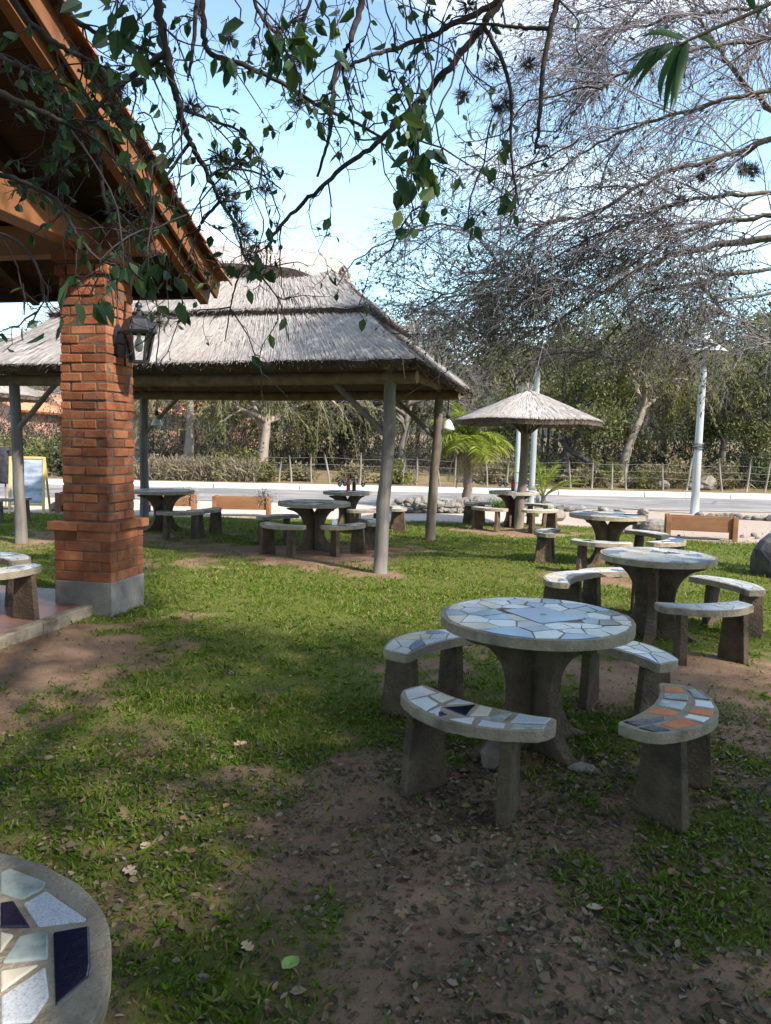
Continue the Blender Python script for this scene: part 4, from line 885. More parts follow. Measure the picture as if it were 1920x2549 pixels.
# the shaded thicket under the far trees, and shrubs in front of it
m = MB(); n = 4200; xx = rng.uniform(-24, 30, n); yy = rng.uniform(33, 46, n); P0 = np.stack([xx, yy, hgt(xx, yy)], 1)
Sx = grow(P0, rng.normal(size=(n, 3))*.6+np.array([0,0,1.]), rng.uniform(.7, 3.6, n)*(.35+1.2*vn(xx, yy, .33)), 6, .04, .22); tubes(m, Sx, taper(n, 6, .02, .3), 3, 1)
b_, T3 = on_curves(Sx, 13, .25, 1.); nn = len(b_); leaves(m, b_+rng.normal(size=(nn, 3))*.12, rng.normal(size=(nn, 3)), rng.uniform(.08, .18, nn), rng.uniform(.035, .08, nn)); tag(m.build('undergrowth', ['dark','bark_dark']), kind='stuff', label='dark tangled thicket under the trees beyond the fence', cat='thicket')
def shrub(px, Y, h, r_, fol, label, n=60, lv=30, ls=.1, group='shrubs along the far bank', name='shrub', x=None, tw='twig_tan', z=None):
    x = bx(px, Y) if x is None else x; b = np.array([x, Y, float(hgt(x, Y)) if z is None else z]); s = empty(name, b, label, 'shrub', group)
    P0 = np.tile(b, (n, 1))+rng.normal(size=(n, 3))*np.array([r_*.25, r_*.25, 0]); D = rng.normal(size=(n, 3))*.6+np.array([0,0,.9]); St = grow(P0, D, rng.uniform(.5, 1.1, n)*max(h, r_), 6, .1, .15)
    m = MB(); tubes(m, St, taper(n, 6, .012, .4), 3); m.build('stem', tw, s)
    m = MB(); p, T = on_curves(St, lv, .25, 1.); k_ = len(p); leaves(m, p+rng.normal(size=(k_, 3))*.07, T*.4+rng.normal(size=(k_, 3))*.6, rng.uniform(.6, 1.3, k_)*ls, rng.uniform(.35, .6, k_)*ls); m.build('foliage', fol, s)
for px, Y, h, r_, fol, lb in ((592, 28.6, 1.5, 1.1, 'yellowgreen', 'rounded yellow green bush at the end of the brushwood fence'),(650, 28.3, .8, .7, 'olive', 'scrubby bush at the foot of the twisted tree'),
   (745, 28.9, .6, .6, 'tan', 'dry weedy bush behind the thatched gazebo tables'),(880, 28.6, .7, .5, 'tan', 'dry bush seen above the bottle table'),(985, 28.4, .9, .5, 'yellowgreen', 'thin upright weeds between the gazebo posts'),
   (1455, 28.8, .9, .8, 'tan', 'dry brown bush under the leaning trunk'),(1490, 29.4, 1.5, .9, 'yellowgreen', 'yellow green bush behind the leaning trunk'),(1605, 28.6, .9, .7, 'olive', 'short olive bush right of the leaning pale trunk'),
   (1680, 29.2, 1.5, 1., 'tan', 'tall dry bush left of the lamp post foot'),(1790, 29.3, 1.1, 1., 'tan', 'dry tangle right of the lamp post'),(1850, 29.8, 1.6, 1.2, 'dark', 'dark bush by the fence near the right edge'),(1925, 30, 1.6, 1.1, 'green', 'green bush at the right edge by the fence'),
   (30, 29, 1.9, 1.6, 'yellowgreen', 'leafy green bush behind the chalkboard at the left edge'),(120, 29.5, 1.9, 1.3, 'green', 'clipped green hedge plant below the orange roof'),(150, 29, 1.5, 1., 'dark', 'dark hedge plant next to the pillar below the pink wall'),
   (1235, 29.5, 1.3, 1., 'tan', 'dry grass clump behind the umbrella post'),(1310, 30, 1.8, 1.2, 'olive', 'olive bush behind the small palm')):
    shrub(px, Y, h, r_, fol, lb, ls=.13)
# brushwood fence
bf0, bf1 = bx(345, 27.9), bx(640, 27.9); bf = empty('brushwood_fence', ((bf0+bf1)/2, 27.9, .15), 'low fence of dry woven brushwood along the far kerb at the left', 'fence')
m = MB(); n = 2600; xx = rng.uniform(bf0, bf1, n); P0 = np.stack([xx, 27.9+rng.normal(size=n)*.12, rng.uniform(.12, .55, n)], 1); D = rng.normal(size=(n, 3))*np.array([.55,.25,.3])+np.array([0,0,.8])
St = grow(P0, D, rng.uniform(.25, .75, n), 5, .02, .15); tubes(m, St, taper(n, 5, .013, .5), 3); m.build('brushwood', 'twig_tan', bf)
m = MB(); p, T = on_curves(St, 3, .2, 1.); k_ = len(p); leaves(m, p, rng.normal(size=(k_, 3)), rng.uniform(.05, .11, k_), rng.uniform(.03, .06, k_)); m.build('dry_leaves', 'tan', bf)
# wire fence
wf = empty('wire_fence', (4, 27.9, .17), 'wire fence on thin leaning wooden posts along the bank beyond the road', 'fence')
for px, ln_, hh in ((695,.12,.9),(727,-.1,1.0),(777,-.03,1.05),(823,-.22,1.05),(897,.02,1.15),(955,.05,1.),(1003,.1,1.0),(1036,.03,1.0),(1098,-.17,1.),(1133,.03,1.1),(1215,-.1,1.),(1262,.05,1.),(1424,-.12,1.),(1476,.02,1.),(1526,.0,1.),(1562,-.06,1.),(1655,-.08,1.),(1712,.17,1.2),(1803,-.2,1.15),(1862,.08,1.15),(1908,.15,1.2),(1975,-.1,1.1),(2040,.1,1.1)):
    x = bx(px, 27.9); m = MB(); z0 = float(hgt(x, 27.9)); m.tube(resample([(x, 27.9, z0-.1), (x+ln_*.5+rng.normal()*.02, 27.9, z0+hh*.5), (x+ln_, 27.9+rng.normal()*.05, z0+hh)], 5), np.linspace(.042, .033, 5), 6); m.build('post', 'fence_post', wf)
for z_ in (.45, .7, .95):
    m = MB(); xs = np.linspace(bx(660, 27.9), bx(2060, 27.9), 60); m.tube(np.stack([xs, 27.9+0*xs, z_+.14+.025*np.sin(xs*2.1)], 1), .006, 3, cap=False); m.build('wire', 'wire', wf)
# stones on the bank
def rock(loc, size, m_='rock', name='stone', label=None, group=None, rough=.3, flat=1., cat='stone'):
    bm_ = MB(); nu, nv = 14, 9; V = []
    f1, f2, f3 = rng.normal(size=(3, 3)); pl = [(unit(rng.normal(size=3)), rng.uniform(.62, .85)) for _ in range(7)]
    for i in range(nv+1):
        for j in range(nu):
            th, ph = PI*i/nv, 2*PI*j/nu; d_ = np.array([math.sin(th)*math.cos(ph), math.sin(th)*math.sin(ph), math.cos(th)])
            r = 1+rough*.5*(math.sin(2.3*d_@f1+1)+math.sin(3.1*d_@f2))*.5
            for nn_, dd in pl:
                c_ = d_@nn_
                if c_*r > dd: r = dd/c_
            V.append(d_*r)
    F = [(i*nu+j, (i+1)*nu+j, (i+1)*nu+(j+1) % nu, i*nu+(j+1) % nu) for i in range(nv) for j in range(nu)]
    V = np.array(V)*np.array(size)/2; V[:,2] = V[:,2]*flat+size[2]*.32
    bm_.add(V, F, 0, False); o = bm_.build(name, m_, bevel=.0); o.location = loc; o.rotation_euler.z = rng.uniform(0, 6.28); tag(o, label, cat, group); return o
for px, Y, s_ in ((1585, 28.8, 1.1),(1640, 28.6, .9),(1735, 28.4, .7),(1770, 28.9, 1.2),(870, 28.2, .4),(960, 28.1, .35)):
    x = bx(px, Y); rock((x, Y, float(hgt(x, Y))), (s_, s_*.7, s_*.5), 'rock_brown', 'bank_stone', 'grey brown stone half sunk in the bank beyond the road', 'stones on the far bank')
# ------------------------------------------------------------------ houses on the left
def house(px0, px1, Y, dep, zw, zr, label, axis, roof_m='roof_orange'):
    x0, x1 = bx(px0, Y), bx(px1, Y); hs = empty('house', ((x0+x1)/2, Y+dep/2, 0), label, 'house'); m = MB(); xm, ym = (x0+x1)/2, Y+dep/2
    m.box((xm, ym, zw/2), (x1-x0, dep, zw))
    if axis == 'gable': m.add([(x0, Y+.01, zw), (x1, Y+.01, zw), (xm, Y+.01, zr-.05), (x0, Y+dep-.01, zw), (x1, Y+dep-.01, zw), (xm, Y+dep-.01, zr-.05)], [(0,1,2),(3,5,4)])
    m.build('wall', 'stucco_pink', hs); m = MB()
    if axis == 'gable':
        for sg, xa in ((-1, x0-.5), (1, x1+.5)):
            d_ = np.array([xa-xm, 0, zw-.3-zr]); L = np.linalg.norm(d_); d_ = d_/L; m.box((xm+(xa-xm)/2, ym, (zr+zw-.3)/2+.06), (L, dep+1., .14), np.stack([d_, np.array([0,1.,0]), np.cross(d_, [0,1.,0])], 1))
    else:
        for sg, ya in ((-1, Y-.6), (1, Y+dep+.6)):
            d_ = np.array([0, ya-ym, zw-.3-zr]); L = np.linalg.norm(d_); d_ = d_/L; m.box((xm, ym+(ya-ym)/2, (zr+zw-.3)/2+.06), (x1-x0+1., L, .14), np.stack([np.array([1.,0,0]), d_, np.cross([1.,0,0], d_)], 1))
    m.build('roof', roof_m, hs)
    for fx_ in (.3, .7):
        m = MB(); xw = x0+(x1-x0)*fx_; m.box((xw, Y-.03, zw*.55), (1.1, .08, 1.)); f_ = m.build('window', 'yellow_wood', hs); m = MB(); m.box((xw, Y-.08, zw*.55), (.92, .03, .82)); m.build('pane', 'bottle_dark', f_)
    return hs
house(-160, 40, 44, 9, 3.3, 4.6, 'pink rendered house at the left edge behind the bushes', 'gable')
house(66, 230, 50, 10, 3.2, 4.5, 'pink house with a plain orange roof left of the brick pillar', 'side')
house(418, 590, 43, 8, 3.2, 4.9, 'pink house with orange roof half hidden behind the drooping tree', 'side')
# ------------------------------------------------------------------ street lamp, poles, power line
lb = gp(1729, 1279); st = empty('street_lamp', lb, 'pale lamp post with a wide conical shade at the right beside the road', 'street lamp')
lt = lb+np.array([.03, 0, 4.35]); m = MB(); m.tube(resample([lb-ez*.1, lb+ez*2.1, lt], 8), np.linspace(.112, .078, 8), 14); m.build('pole', 'white_pole', st)
m = MB(); m.lathe([(.0,.35),(.09,.34),(.1,.2),(.24,.1),(.52,-.12),(.57,-.16)], 28, lt); m.build('lamp_shade', 'lamp_shade', st)
m = MB(); m.lathe([(.57,-.16),(.5,-.13),(.2,.06),(.0,.1)], 28, lt); m.lathe([(0,-.2),(.06,-.18),(.09,-.1),(.06,0),(0,.02)], 14, lt); m.build('reflector', 'shade_in', st)
m = MB(); c_ = lb+ez*1.72
for dz in (0, .04, .09): a = np.linspace(0, 2*PI, 20); m.tube(np.stack([c_[0]+.13*np.cos(a), c_[1]+.13*np.sin(a), c_[2]+dz+.02*np.sin(a+dz*40)], 1), .012, 5, cap=False)
m.build('cable_tie', 'wire_dark', st)
m = MB(); m.tube(resample([c_+np.array([-.12,-.06,0]), lb+np.array([-.2,-.08,1.]), lb+np.array([-.3,-.1,.5]), lb+np.array([-.22,-.1,.25])], 10), .007, 4); m.tube(resample([lb+np.array([-.24,-.1,.75]), lb+np.array([-.36,-.12,.45]), lb+np.array([-.42,-.1,.3])], 8), .006, 4); m.build('loose_cable', 'wire', st)
for px, Y, r_, h_, m_, lb_ in ((1326, 20.9, .085, 3.75, 'white_pole', 'thick white post rising just right of the umbrella pole'),(1287, 22.5, .075, 3.4, 'white_pole', 'slimmer white post half hidden by the umbrella pole'),
                           (1347, 31, .05, 3.4, 'black_metal', 'thin dark pole nearest the white post behind the umbrella'),(1361, 31.3, .05, 3.4, 'black_metal', 'thin dark pole farthest right of the pair behind the umbrella')):
    x = bx(px, Y); p = empty('utility_post', (x, Y, 0), lb_, 'post'); m = MB(); m.tube(resample([(x, Y, -.1), (x+.02, Y, h_*.5), (x+.05, Y, h_)], 7), np.linspace(r_, r_*.85, 7), 12); m.build('pole', m_, p)
pw = empty('power_line', (-20, 46, 6), 'thin overhead wire crossing the white sky left of the brick pillar', 'wire')
m = MB(); pts_ = [at(-400, 800, 46), at(40, 834, 46), at(700, 880, 46), at(1130, 900, 46), at(1900, 930, 46)]; m.tube(resample(pts_, 40), .02, 4, cap=False); m.build('wire', 'wire_dark', pw)
def bell(p, cord, label):
    o = empty('hanging_lamp', p, label, 'lamp'); m = MB(); m.lathe([(.02,.1),(.045,.085),(.075,.04),(.11,-.04),(.12,-.08),(.11,-.08),(.07,.03),(.0,.07)], 18, p); m.build('lamp_shade', 'lamp_shade', o)
    m = MB(); m.lathe([(0,.22),(.035,.22),(.04,.12),(.0,.12)], 10, p); m.tube([p+ez*.2, p+ez*cord], .008, 5); m.build('cord', 'wire_dark', o)
p = BL+gu*-.0-gv*.3; p = np.array([p[0]+.02, p[1], 2.02]); bell(p, .48, 'white bell shaped lamp hanging beside the rear left gazebo post')
p = BR+(-gv)*.28; bell(np.array([p[0], p[1]+.1, 2.02]), .6, 'white bell lamp hanging from the beam end right of the rear gazebo post')
# ------------------------------------------------------------------ planters
def planter(p, L, rz, label, fill=None, D=.3, H=.47, z0=.16):
    o = empty('planter_box', (p[0], p[1], 0), label, 'planter', 'wooden trough planters by the road', rz)
    for nm, c_, s_ in (('plank', (0,-D/2,z0+.14), (L-.08,.03,.27)), ('plank', (0,D/2,z0+.14), (L-.08,.03,.27)), ('end_board', (-L/2+.06,0,z0+.14), (.03,D-.035,.26)), ('end_board', (L/2-.06,0,z0+.14), (.03,D-.035,.26))):
        m = MB(); m.box(c_, s_); m.build(nm, 'planter', o, bevel=.005, w=False)
    for sx in (-1, 1):
        for sy in (-1, 1): m = MB(); m.box((sx*(L/2-.035), sy*(D/2+.035), H/2-.02), (.07,.04,H)); m.box((sx*(L/2-.018+.022), sy*(D/2+.0), H/2-.02), (.03,.108,H-.004)); m.build('leg', 'planter', o, bevel=.004, w=False)
    m = MB(); m.box((0,0,z0+.1), (L-.16, D-.04, .2)); m.build('soil', 'soil', o, w=False)
    return o
planter(gp(1742, 1342)[:2], 1.22, math.radians(-15), 'empty orange wooden trough on legs at the right edge of the lawn')
p2 = gp(603, 1285); planter(p2[:2], 1.22, math.radians(4), 'wooden trough with grey leaved plants at its right end, left of the gazebo')
p3 = gp(425, 1276); planter(p3[:2], 1.1, math.radians(6), 'wooden trough full of silvery plants behind the slim bench')
p4 = gp(205, 1276); planter(p4[:2], 1.0, math.radians(4), 'wooden trough hidden by the brick pillar, only its left leg showing')
shrub(0, p2[1], .26, .1, 'silver', 'small clump of grey leaves planted in the trough end', 26, 16, .035, 'plants in the troughs', 'potted_plant', x=p2[0]+.45, tw='twig_grey', z=.37)
shrub(0, p2[1], .22, .08, 'grey', 'second grey tuft at the very end of the trough', 20, 14, .03, 'plants in the troughs', 'potted_plant', x=p2[0]+.54, tw='twig_grey', z=.37)
for q in range(3): shrub(0, p3[1], .24, .12, 'silver', 'bushy silver plant in the trough behind the slim bench', 30, 18, .035, 'silver plants in one trough', 'potted_plant', x=p3[0]+.1+q*.17, tw='twig_grey', z=.37)
# ------------------------------------------------------------------ stones by the road side
w0, w1 = gp(948, 1277), gp(1196, 1277); sw = empty('low_stone_wall', (w0+w1)/2, 'low dry wall of pale rough stones behind the lawn left of the umbrella', 'wall')
m = MB()
def rockpile(m, p, size):
    nu, nv = 10, 7; pl = [(unit(rng.normal(size=3)), rng.uniform(.6, .85)) for _ in range(8)]; V = []
    for i in range(nv+1):
        for j in range(nu):
            th, ph = PI*i/nv, 2*PI*j/nu; d_ = np.array([math.sin(th)*math.cos(ph), math.sin(th)*math.sin(ph), math.cos(th)]); r = 1.
            for nn_, dd in pl:
                c_ = d_@nn_
                if c_ > dd: r = min(r, dd/c_)
            V.append(d_*r*np.array(size)/2)
    m.add(np.array(V) @ rotz(rng.uniform(0, 6)).T+p, [(i*nu+j, (i+1)*nu+j, (i+1)*nu+(j+1) % nu, i*nu+(j+1) % nu) for i in range(nv) for j in range(nu)])
for q in range(96):
    f_ = rng.random(); p = w0+(w1-w0)*f_; rockpile(m, p+np.array([0, rng.uniform(-.12, .14), rng.choice([.08,.2,.3])*rng.uniform(.8, 1.1)]), rng.uniform(.2, .42, 3)*np.array([1.1,.8,.7]))
m.build('stones', 'rock', sw)
for i, px in enumerate((1745,1768,1788,1806,1826,1842,1862,1880,1898,1915,1934)):
    p = gp(px, 1288+i*.9); rock((p[0], p[1]+rng.normal()*.05, 0), (rng.uniform(.2,.32), .24, rng.uniform(.14,.22)), 'rock', 'border_stone', 'pale stone in the row along the road right of the lamp post', 'border stones right of the lamp')
for i, px in enumerate((1398, 1420, 1445, 1500, 1540, 1600)):
    p = gp(px, 1272+i*1.5); rock((p[0], p[1], 0), (rng.uniform(.25,.4), .3, rng.uniform(.14,.24)), 'rock', 'border_stone', 'pale stone in the row behind the third table', 'border stones behind the third table')
p = gp(1627, 1328); rock((p[0], p[1], 0), (.55,.4,.45), 'rock', 'border_stone', 'big mottled grey boulder left of the right hand planter')
p = gp(1590, 1322); rock((p[0], p[1], 0), (.4,.36,.4), 'rock', 'border_stone', 'squarish pale stone behind the small dark bench end')
p = gp(1385, 1297); rock((p[0], p[1], 0), (.5,.4,.34), 'rock_brown', 'border_stone', 'dark grey boulder right of the umbrella benches')
for px, py, s_ in ((1848,1338,.12),(1877,1335,.16),(1886,1342,.12),(1690,1335,.08)): p = gp(px, py); rock((p[0], p[1], 0), (s_, s_*.8, s_*.6), 'rock', 'pebble', 'small pale stone on the sandy strip near the right planter', 'small stones near the right planter')
p = gp(140, 1272); rock((p[0], p[1], 0), (.34,.3,.26), 'rock', 'border_stone', 'round stone on the gravel right of the board, dark side to the left')
p = gp(1935, 1432); o = rock((p[0], p[1], -.1), (.75,.7,.78), 'rock_dark', 'boulder', 'large black glossy boulder at the right edge of the lawn', rough=.35, cat='boulder')
p = gp(1448, 1918); rock((p[0], p[1], -.015), (.15,.1,.07), 'rock_brown', 'stone', 'flat brown stone at the foot of the nearest whole table')
p = gp(1238, 1893); m = MB(); m.box((0,0,.05), (.3,.1,.1), jit=.02); o = m.build('wood_block', 'pole_brown', bevel=.012); o.location = (p[0], p[1], .0); o.rotation_euler.z = 1.15; tag(o, 'weathered wood block under the nearest whole table', 'block')
# cement block behind the umbrella table
p = gp(1322, 1262); o = empty('cement_block', p+np.array([0,.3,0]), 'white cement block with round holes behind the umbrella table', 'block'); m = MB()
for z_ in (.1, .3, .5):
    for x_ in (-.24, 0, .24): m.box(p+np.array([x_, .3, z_]), (.05,.16,.2))
    m.box(p+np.array([0,.3,z_-.1]), (.55,.17,.04))
m.box(p+np.array([0,.3,.6]), (.55,.17,.04)); m.build('block', 'white_pole', o, bevel=.005)
# ------------------------------------------------------------------ board and things at the far left
p = gp(66, 1280); bd = empty('chalkboard_sign', p, 'standing notice board with yellow wooden frame and washed out picture behind the left gazebo post', 'sign', rz=math.radians(4))
W_, H_ = .76, 1.06
for x_ in (-W_/2+.025, W_/2-.025): m = MB(); m.box((x_,0,.62), (.05,.04,1.24)); m.build('leg', 'yellow_wood', bd, bevel=.004, w=False).rotation_euler.x = -.1
for x_ in (-W_/2+.025, W_/2-.025): m = MB(); m.box((x_,.0,.6), (.045,.03,1.2)); o = m.build('rear_leg', 'yellow_wood', bd, bevel=.004, w=False); o.location = (0,.42,0); o.rotation_euler.x = .24
for z_ in (1.22, .21): m = MB(); m.box((0,-.002,z_), (W_-.104,.036,.05)); m.build('rail', 'yellow_wood', bd, bevel=.004, w=False).rotation_euler.x = -.1
m = MB(); m.box((.08,.004,.715), (W_-.27,.015,.955)); m.build('panel', 'board', bd, w=False).rotation_euler.x = -.1
m = MB(); m.box((-.245,.004,.715), (.155,.014,.955)); m.build('white_strip', 'white_cloth', bd, w=False).rotation_euler.x = -.1
p = at(14, 1210, 17.5); p[2] = 0; o = empty('hanging_jacket', p, 'dark jacket hanging on a stand at the left edge beyond the board', 'jacket'); m = MB()
for q, (x_, w_) in enumerate(((-.03, .2),)):
    pr = [(.05,1.42),(.12,1.38),(.17,1.2),(.18,.95),(.2,.62),(.17,.58),(.0,.6)]; m.lathe([(r, z_) for r, z_ in pr], 16, p, R=np.diag([1,.5,1]))
for sx in (-1, 1): m.tube(resample([p+np.array([sx*.12,0,1.34]), p+np.array([sx*.22,-.02,1.05]), p+np.array([sx*.23,-.05,.75])], 7), np.linspace(.075,.05,7), 10)
m.build('cloth', 'jacket', o); m = MB(); m.tube([p, p+ez*1.55], .018, 8); m.tube([p+np.array([-.15,0,1.42]), p+np.array([.15,0,1.42])], .012, 6); m.box(p+ez*.02, (.4,.4,.04)); m.build('stand', 'pole_brown', o)
p = at(4, 1225, 15.4); b_ = empty('tote_bag', (p[0]-.05, 15.1, .456), 'black and white bag standing on the grey bench at the left edge', 'bag'); m = MB(); m.box((p[0]-.05,15.1,.456+.11), (.26,.14,.22), jit=.015); m.build('bag', 'jacket', b_, bevel=.02); m = MB(); m.box((p[0]-.05,15.1,.456+.26), (.2,.1,.075), jit=.02); m.build('flap', 'white_cloth', b_, bevel=.02)
# ------------------------------------------------------------------ things on the tables
def bottle(p, body, label_m, label, h=.31, lz=(.06,.15)):
    o = empty('wine_bottle', p, label, 'bottle'); m = MB(); m.lathe([(0,0),(.036,.0),(.038,.02),(.038,h*.62),(.03,h*.7),(.015,h*.78),(.0135,h*.97),(.016,h*.975),(.016,h),(0,h)], 18, np.array(p)); b_ = m.build('body', body, o)
    m = MB(); m.lathe([(.0388,lz[0]),(.0388,lz[1])], 18, np.array(p)); m.build('label', label_m, b_); m = MB(); m.lathe([(.0165,h*.84),(.0175,h*1.003),(0,h*1.005)], 12, np.array(p)); m.build('capsule', label_m, b_)
def goblet(p, label, group=None):
    o = empty('wine_glass', p, label, 'glass', group); m = MB(); p = np.array(p); m.lathe([(0,0),(.034,.002),(.006,.008),(.005,.08),(.028,.1),(.04,.13),(.037,.175),(.035,.175),(.038,.13),(.026,.103),(0,.09)], 18, p); m.build('bowl', 'glass', o)
    m = MB(); m.lathe([(0,.102),(.02,.105),(.03,.15),(.012,.19),(0,.2)], 8, p); m.build('napkin', 'ceramic', o)
def plate(p, r_, label, group):
    m = MB(); m.lathe([(0,.0),(r_*.6,.0),(r_,.016),(r_*.98,.02),(r_*.6,.006),(0,.006)], 26); o = m.build('plate', 'ceramic'); o.location = p; tag(o, label, 'plate', group)
zt = .752
E3 = np.array([*TE, zt]); bottle(E3+np.array([.02,-.12,0]), 'bottle_amber', 'bottle_red', 'amber bottle standing on the rear gazebo table', .34); 
bottle(E3+np.array([.12,.1,0]), 'bottle_dark', 'bottle_dark', 'dark bottle behind the amber one on the rear gazebo table', .24)
for x_, y_, lb_ in ((-.14,-.16,'goblet with folded napkin left of the amber bottle'),(.3,-.1,'goblet with folded napkin right of the amber bottle'),(-.06,.02,'goblet just behind the amber bottle')): goblet(E3+np.array([x_,y_,0]), lb_)
for x_, y_, lb_ in ((-.25,-.08,'white plate at the left of the rear gazebo table'),(.12,-.3,'white plate in front of the amber bottle')): plate(E3+np.array([x_,y_,0]), .11, lb_, 'white plates on the rear gazebo table')
G3 = np.array([*TG, zt]); bottle(G3+np.array([-.05,-.12,0]), 'bottle_dark', 'bottle_red', 'dark bottle with red label beside the umbrella pole', .34, (.05,.21))
for x_, y_, lb_ in ((-.3,.0,'leftmost napkin filled glass on the umbrella table'),(-.19,-.08,'napkin filled glass next to the red labelled bottle'),(.26,.0,'glass right of the umbrella pole on its table')): goblet(G3+np.array([x_,y_,0]), lb_)
for x_, y_, lb_ in ((-.36,-.14,'white plate at the left of the umbrella table'),(-.14,-.32,'white plate in front of the glasses on the umbrella table'),(.33,-.16,'white plate right of the umbrella pole')): plate(G3+np.array([x_,y_,0]), .11, lb_, 'white plates on the umbrella table')
m = MB(); m.box((0,0,0), (.105,.004,.16)); o = m.build('paper_card', 'ceramic'); ca_ = np.array([TD[0]+.34, TD[1]-.30, .43]); o.location = ca_; o.rotation_euler = (-.2,.35,.75); tag(o, 'white paper card stuck on the leg of the front gazebo table', 'card')
# ------------------------------------------------------------------ palms and strap leaved plants
def frond(m, p, D, L, droop, ll, lw, mi, n=34, K=12):
    C_ = grow(np.array([p]), np.array([D]), L, K, droop, .02); tubes(m, C_, taper(1, K, .014, .3), 4, mi)
    t = np.linspace(.15, .99, n)*(K-1.001); i = t.astype(int); f = (t-i)[:,None]; a_ = C_[0, i]*(1-f)+C_[0, i+1]*f; T = unit(C_[0, i+1]-C_[0, i])
    sd_ = unit(np.cross(T, ez)+rng.normal(size=T.shape)*.05)
    for sg in (-1, 1):
        d0 = unit(T*.75+sd_*sg+np.array([0,0,.15])+rng.normal(size=T.shape)*.1); lln = ll*(np.sin(np.linspace(.35, PI*.93, n))**.7)*rng.uniform(.85, 1.1, n)
        P = grow(a_, d0, lln, 5, .17 if mi == 0 else .4, .04); strips(m, P, taper(n, 5, lw, .15), unit(np.cross(d0, rng.normal(size=d0.shape)*.3+ez)), mi)
pb = gp(1160, 1270); pm = empty('palm_tree', pb, 'feathery palm with yellow green crown over a skirt of dead brown fronds', 'palm')
m = MB(); hp = 1.75; log(m, [pb-ez*.1, pb+np.array([.02,0,.8]), pb+np.array([.03,0,hp])], .1, .13, 12, 12, .012); m.build('trunk', 'pole_brown', pm)
m = MB(); c_ = pb+np.array([.03,0,hp])
for q in range(34): a_ = q*2.4; el_ = rng.uniform(.15, 1.4); frond(m, c_, np.array([math.cos(a_)*math.cos(el_), math.sin(a_)*math.cos(el_), math.sin(el_)]), rng.uniform(.9, 1.35), .15, .5, .03, 0, 44)
m.build('green_fronds', 'palm', pm); m = MB()
for q in range(15): a_ = q*2.4+.5; frond(m, c_-ez*rng.uniform(.05, .4), np.array([math.cos(a_), math.sin(a_), rng.uniform(-.9, .1)]), rng.uniform(.6, 1.2), .3, .26, .014, 1, 20)
m.build('dead_fronds', ['palm','palm_dead'], pm)
pb = gp(1352, 1262); pm = empty('young_palm', pb, 'small bright green palm growing right of the umbrella table', 'palm'); m = MB()
for q in range(15): a_ = q*2.4; el_ = rng.uniform(.7, 1.45); frond(m, pb+ez*.25, np.array([math.cos(a_)*math.cos(el_), math.sin(a_)*math.cos(el_), math.sin(el_)]), rng.uniform(.9, 1.35), .1, .28, .018, 0, 28)
m.build('fronds', 'palm', pm); m = MB(); log(m, [pb-ez*.1, pb+ez*.3], .09, .06, 8, 4, .005); m.build('stem', 'pole_brown', pm)
for px, py, n, L, lb_ in ((1246, 1268, 130, .8, 'clump of arching strap leaves behind the umbrella table'),(1318, 1285, 40, .5, 'small strap leaved tuft right under the umbrella table')):
    p = gp(px, py); o = empty('strap_leaf_plant', p, lb_, 'plant'); a_ = rng.uniform(0, 2*PI, n); D = np.stack([np.cos(a_)*.6, np.sin(a_)*.6, np.ones(n)], 1); P = grow(np.tile(p, (n, 1))+rng.normal(size=(n, 3))*np.array([.14,.1,0]), D, rng.uniform(.55, 1, n)*L, 8, .22, .04)
    m = MB(); strips(m, P, taper(n, 8, .026, .15), np.stack([-np.sin(a_), np.cos(a_), 0*a_], 1)); m.build('foliage', 'strap', o)
